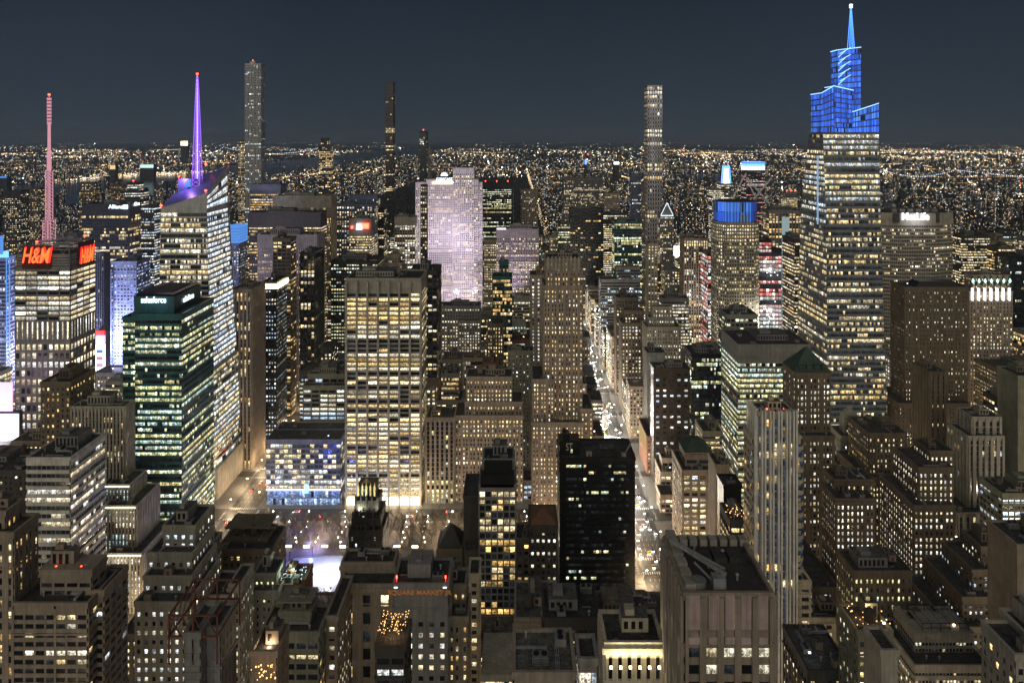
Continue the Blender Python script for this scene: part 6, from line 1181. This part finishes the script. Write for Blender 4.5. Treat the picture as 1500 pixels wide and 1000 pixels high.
lights('street_lights', lx, ly, np.full(n_, 26.0), ly / 1131 * frng.uniform(.35, .75, n_), np.array([(1, .66, .3)]) * np.exp(frng.normal(.6, .5, n_))[:, None], 'rows of amber lamps along far streets')
# bright highway bands on the right horizon and the riverside on the left
hx, hy = [], []
for (px_a, px_b, pa, pb, n_) in ((1290, 1510, 222, 226, 260), (1300, 1510, 231, 236, 300), (1120, 1320, 226, 229, 180), (1370, 1510, 240, 243, 160), (60, 260, 262, 254, 260), (80, 330, 266, 251, 260), (0, 120, 226, 232, 90), (150, 330, 240, 236, 160), (1040, 1200, 233, 237, 120)):
    t = frng.random(n_); p_ = px_a + (px_b - px_a) * t; yv = pa + (pb - pa) * t + frng.normal(0, 1.0, n_); Yv = HC * F / (yv - VY); hx += list((p_ - VX) / F * Yv); hy += list(Yv)
hx, hy = np.array(hx), np.array(hy); n_ = len(hx); lights('highway_lights', hx, hy, np.full(n_, 9.), hy / 1131 * frng.uniform(.6, 1.2, n_), pal2[frng.choice(4, n_)] * np.exp(frng.normal(.5, .6, n_))[:, None], 'bright bands of highway and waterfront lamps near the horizon')
# water
wat = mat('dark_water', (.012, .018, .03), .18, var=0)
struct('river', [flat(-3150, -1850, 1200, 20000, .05)], wat); struct('east_river', [flat(1450, 1720, 0, 5200, .05), flat(1900, 2150, 0, 5200, .05), flat(1150, 1900, 5205, 6400, .05)], wat)
# wooded park far off
pk = mat('wood_ground', (.02, .022, .018), .95, var=.4, scale=.02); struct('far_park_ground', [flat(-690, 80, 1910, 5690, .06)], pk)
wt = []
for _ in range(3800):
    x, y = frng.uniform(-680, 70), frng.uniform(1915, 5680); r0 = frng.uniform(3.5, 8); h_ = frng.uniform(9, 17)
    for i in range(5): a, b = i * 1.2566, (i + 1) * 1.2566; wt += [[(x + r0 * math.cos(a), y + r0 * math.sin(a), h_ * .35), (x + r0 * math.cos(b), y + r0 * math.sin(b), h_ * .35), (x + r0 * .4 * math.cos(b), y + r0 * .4 * math.sin(b), h_), (x + r0 * .4 * math.cos(a), y + r0 * .4 * math.sin(a), h_)]]
tag(link('park_trees', quad_mesh('park_trees', wt, [mat('far_tree_bark', (.05, .048, .038), .95)])), 'dark wooded park mass between the avenues', 'woods', kind='stuff')
# suspension bridges
def bridge(name, label, A, B, t0, t1, ht, deck, n, s_, sag=.85):
    A = np.array(A, float); B = np.array(B, float); r_ = root(name, label, 'bridge', tuple((A + B) / 2))
    P = lambda f: A + (B - A) * f
    part(r_, 'deck', barq(P(0) + (0, 0, deck), P(1) + (0, 0, deck), s_ * .5), W['dark'])
    for t in (t0, t1): part(r_, 'bridge_tower', barq(P(t), P(t) + (0, 0, ht), s_ * .8), W['grey'])
    def zc(f):
        if f < t0: return deck + (ht - deck) * (f / t0) ** 1.6 if t0 > 0 else ht
        if f > t1: return deck + (ht - deck) * ((1 - f) / (1 - t1)) ** 1.6 if t1 < 1 else ht
        u = (f - t0) / (t1 - t0) * 2 - 1; return deck + (ht - deck) * (1 - sag + sag * u * u)
    q = []; q2 = []
    for k in range(n): f0, f1 = k / n, (k + 1) / n; q += barq(P(f0) + (0, 0, zc(f0)), P(f1) + (0, 0, zc(f1)), s_ * .12)
    part(r_, 'cable', q, W['steel'])
    for k in range(n): p = P((k + .5) / n) + (0, 0, zc((k + .5) / n)); h2 = s_ * .32; q2 += boxq(p[0] - h2, p[0] + h2, p[1] - h2, p[1] + h2, p[2] - h2, p[2] + h2, True)
    part(r_, 'cable_lamps', q2, emat(name + '_lamp', (.55, .7, 1), 4), kind='stuff'); q2 = []
    for k in range(n): p = P((k + .5) / n) + (0, 0, deck + s_ * .4); h2 = s_ * .3; q2 += boxq(p[0] - h2, p[0] + h2, p[1] - h2, p[1] + h2, p[2] - h2, p[2] + h2, True)
    part(r_, 'deck_lamps', q2, emat(name + '_deck_lamp', (1, .7, .4), 3), kind='stuff')
bridge('suspension_bridge', 'long suspension bridge with blue-white cable lights over the dark river', (PX(300, 11000), 11000, 0), (PX(500, 10600), 10600, 0), .14, .86, 170, 60, 80, 9)
bridge('suspension_bridge', 'suspension bridge with blue cable lights right of the blue-crowned skyscraper', (PX(1240, 4900), 4900, 0), (PX(1530, 4950), 4950, 0), .18, .55, 96, 47, 90, 4.4)
# a few glaring or coloured far landmarks
def far_block(px_, py_top, w_px, Y, m, label, name='lit_block', hpx=4):
    x0_, x1_ = PX(px_ - w_px / 2, Y), PX(px_ + w_px / 2, Y); zt_ = PZ(py_top, Y); r_ = root(name, label, 'building', ((x0_ + x1_) / 2, Y, 0))
    part(r_, 'wall', boxq(x0_, x1_, Y, Y + 40, 0, zt_), W['dark']); part(r_, 'lit_front', boxq(x0_ + .5, x1_ - .5, Y - 2, Y - .3, zt_ - hpx * Y / F, zt_ - 1, True), m)
far_block(903, 237, 8, 4300, E['white'], 'stadium-bright white light far off between the avenue and white grid tower'); far_block(858, 233, 3, 4600, E['blue'], 'small vivid blue lit tower far off in the centre', hpx=8)
far_block(270, 207, 10, 9000, E['warm'], 'lone warm-lit block on the horizon left of the violet spire', hpx=6); far_block(215, 241, 20, 5600, emat('teal_far', (.6, .9, .85), 1.2), 'teal-white riverside block left of the faceted tower', hpx=5); far_block(165, 242, 8, 5400, emat('gold_far', (1, .75, .35), 1), 'golden riverside block above the dark river', hpx=6)
far_block(4, 258, 12, 4500, E['cyan'], 'cyan-roofed riverside terminal at the left border', hpx=3)
hz = quad_mesh('haze', boxq(-35000, 35000, -300, 47000, -1.2, 520, True), []); hm_ = bpy.data.materials.new('city_haze'); hm_.use_nodes = True; nn = hm_.node_tree; nn.nodes.clear()
ho = nn.nodes.new('ShaderNodeOutputMaterial'); hv = nn.nodes.new('ShaderNodeVolumePrincipled'); hv.inputs['Color'].default_value = (.62, .78, 1, 1); hv.inputs['Density'].default_value = HAZE; hv.inputs['Anisotropy'].default_value = .2
nn.links.new(hv.outputs[0], ho.inputs['Volume']); hz.materials.append(hm_); hm_.cycles.homogeneous_volume = True if hasattr(hm_.cycles, 'homogeneous_volume') else None
if HAZE > 0: o = link('haze', hz); o['kind'] = 'stuff'
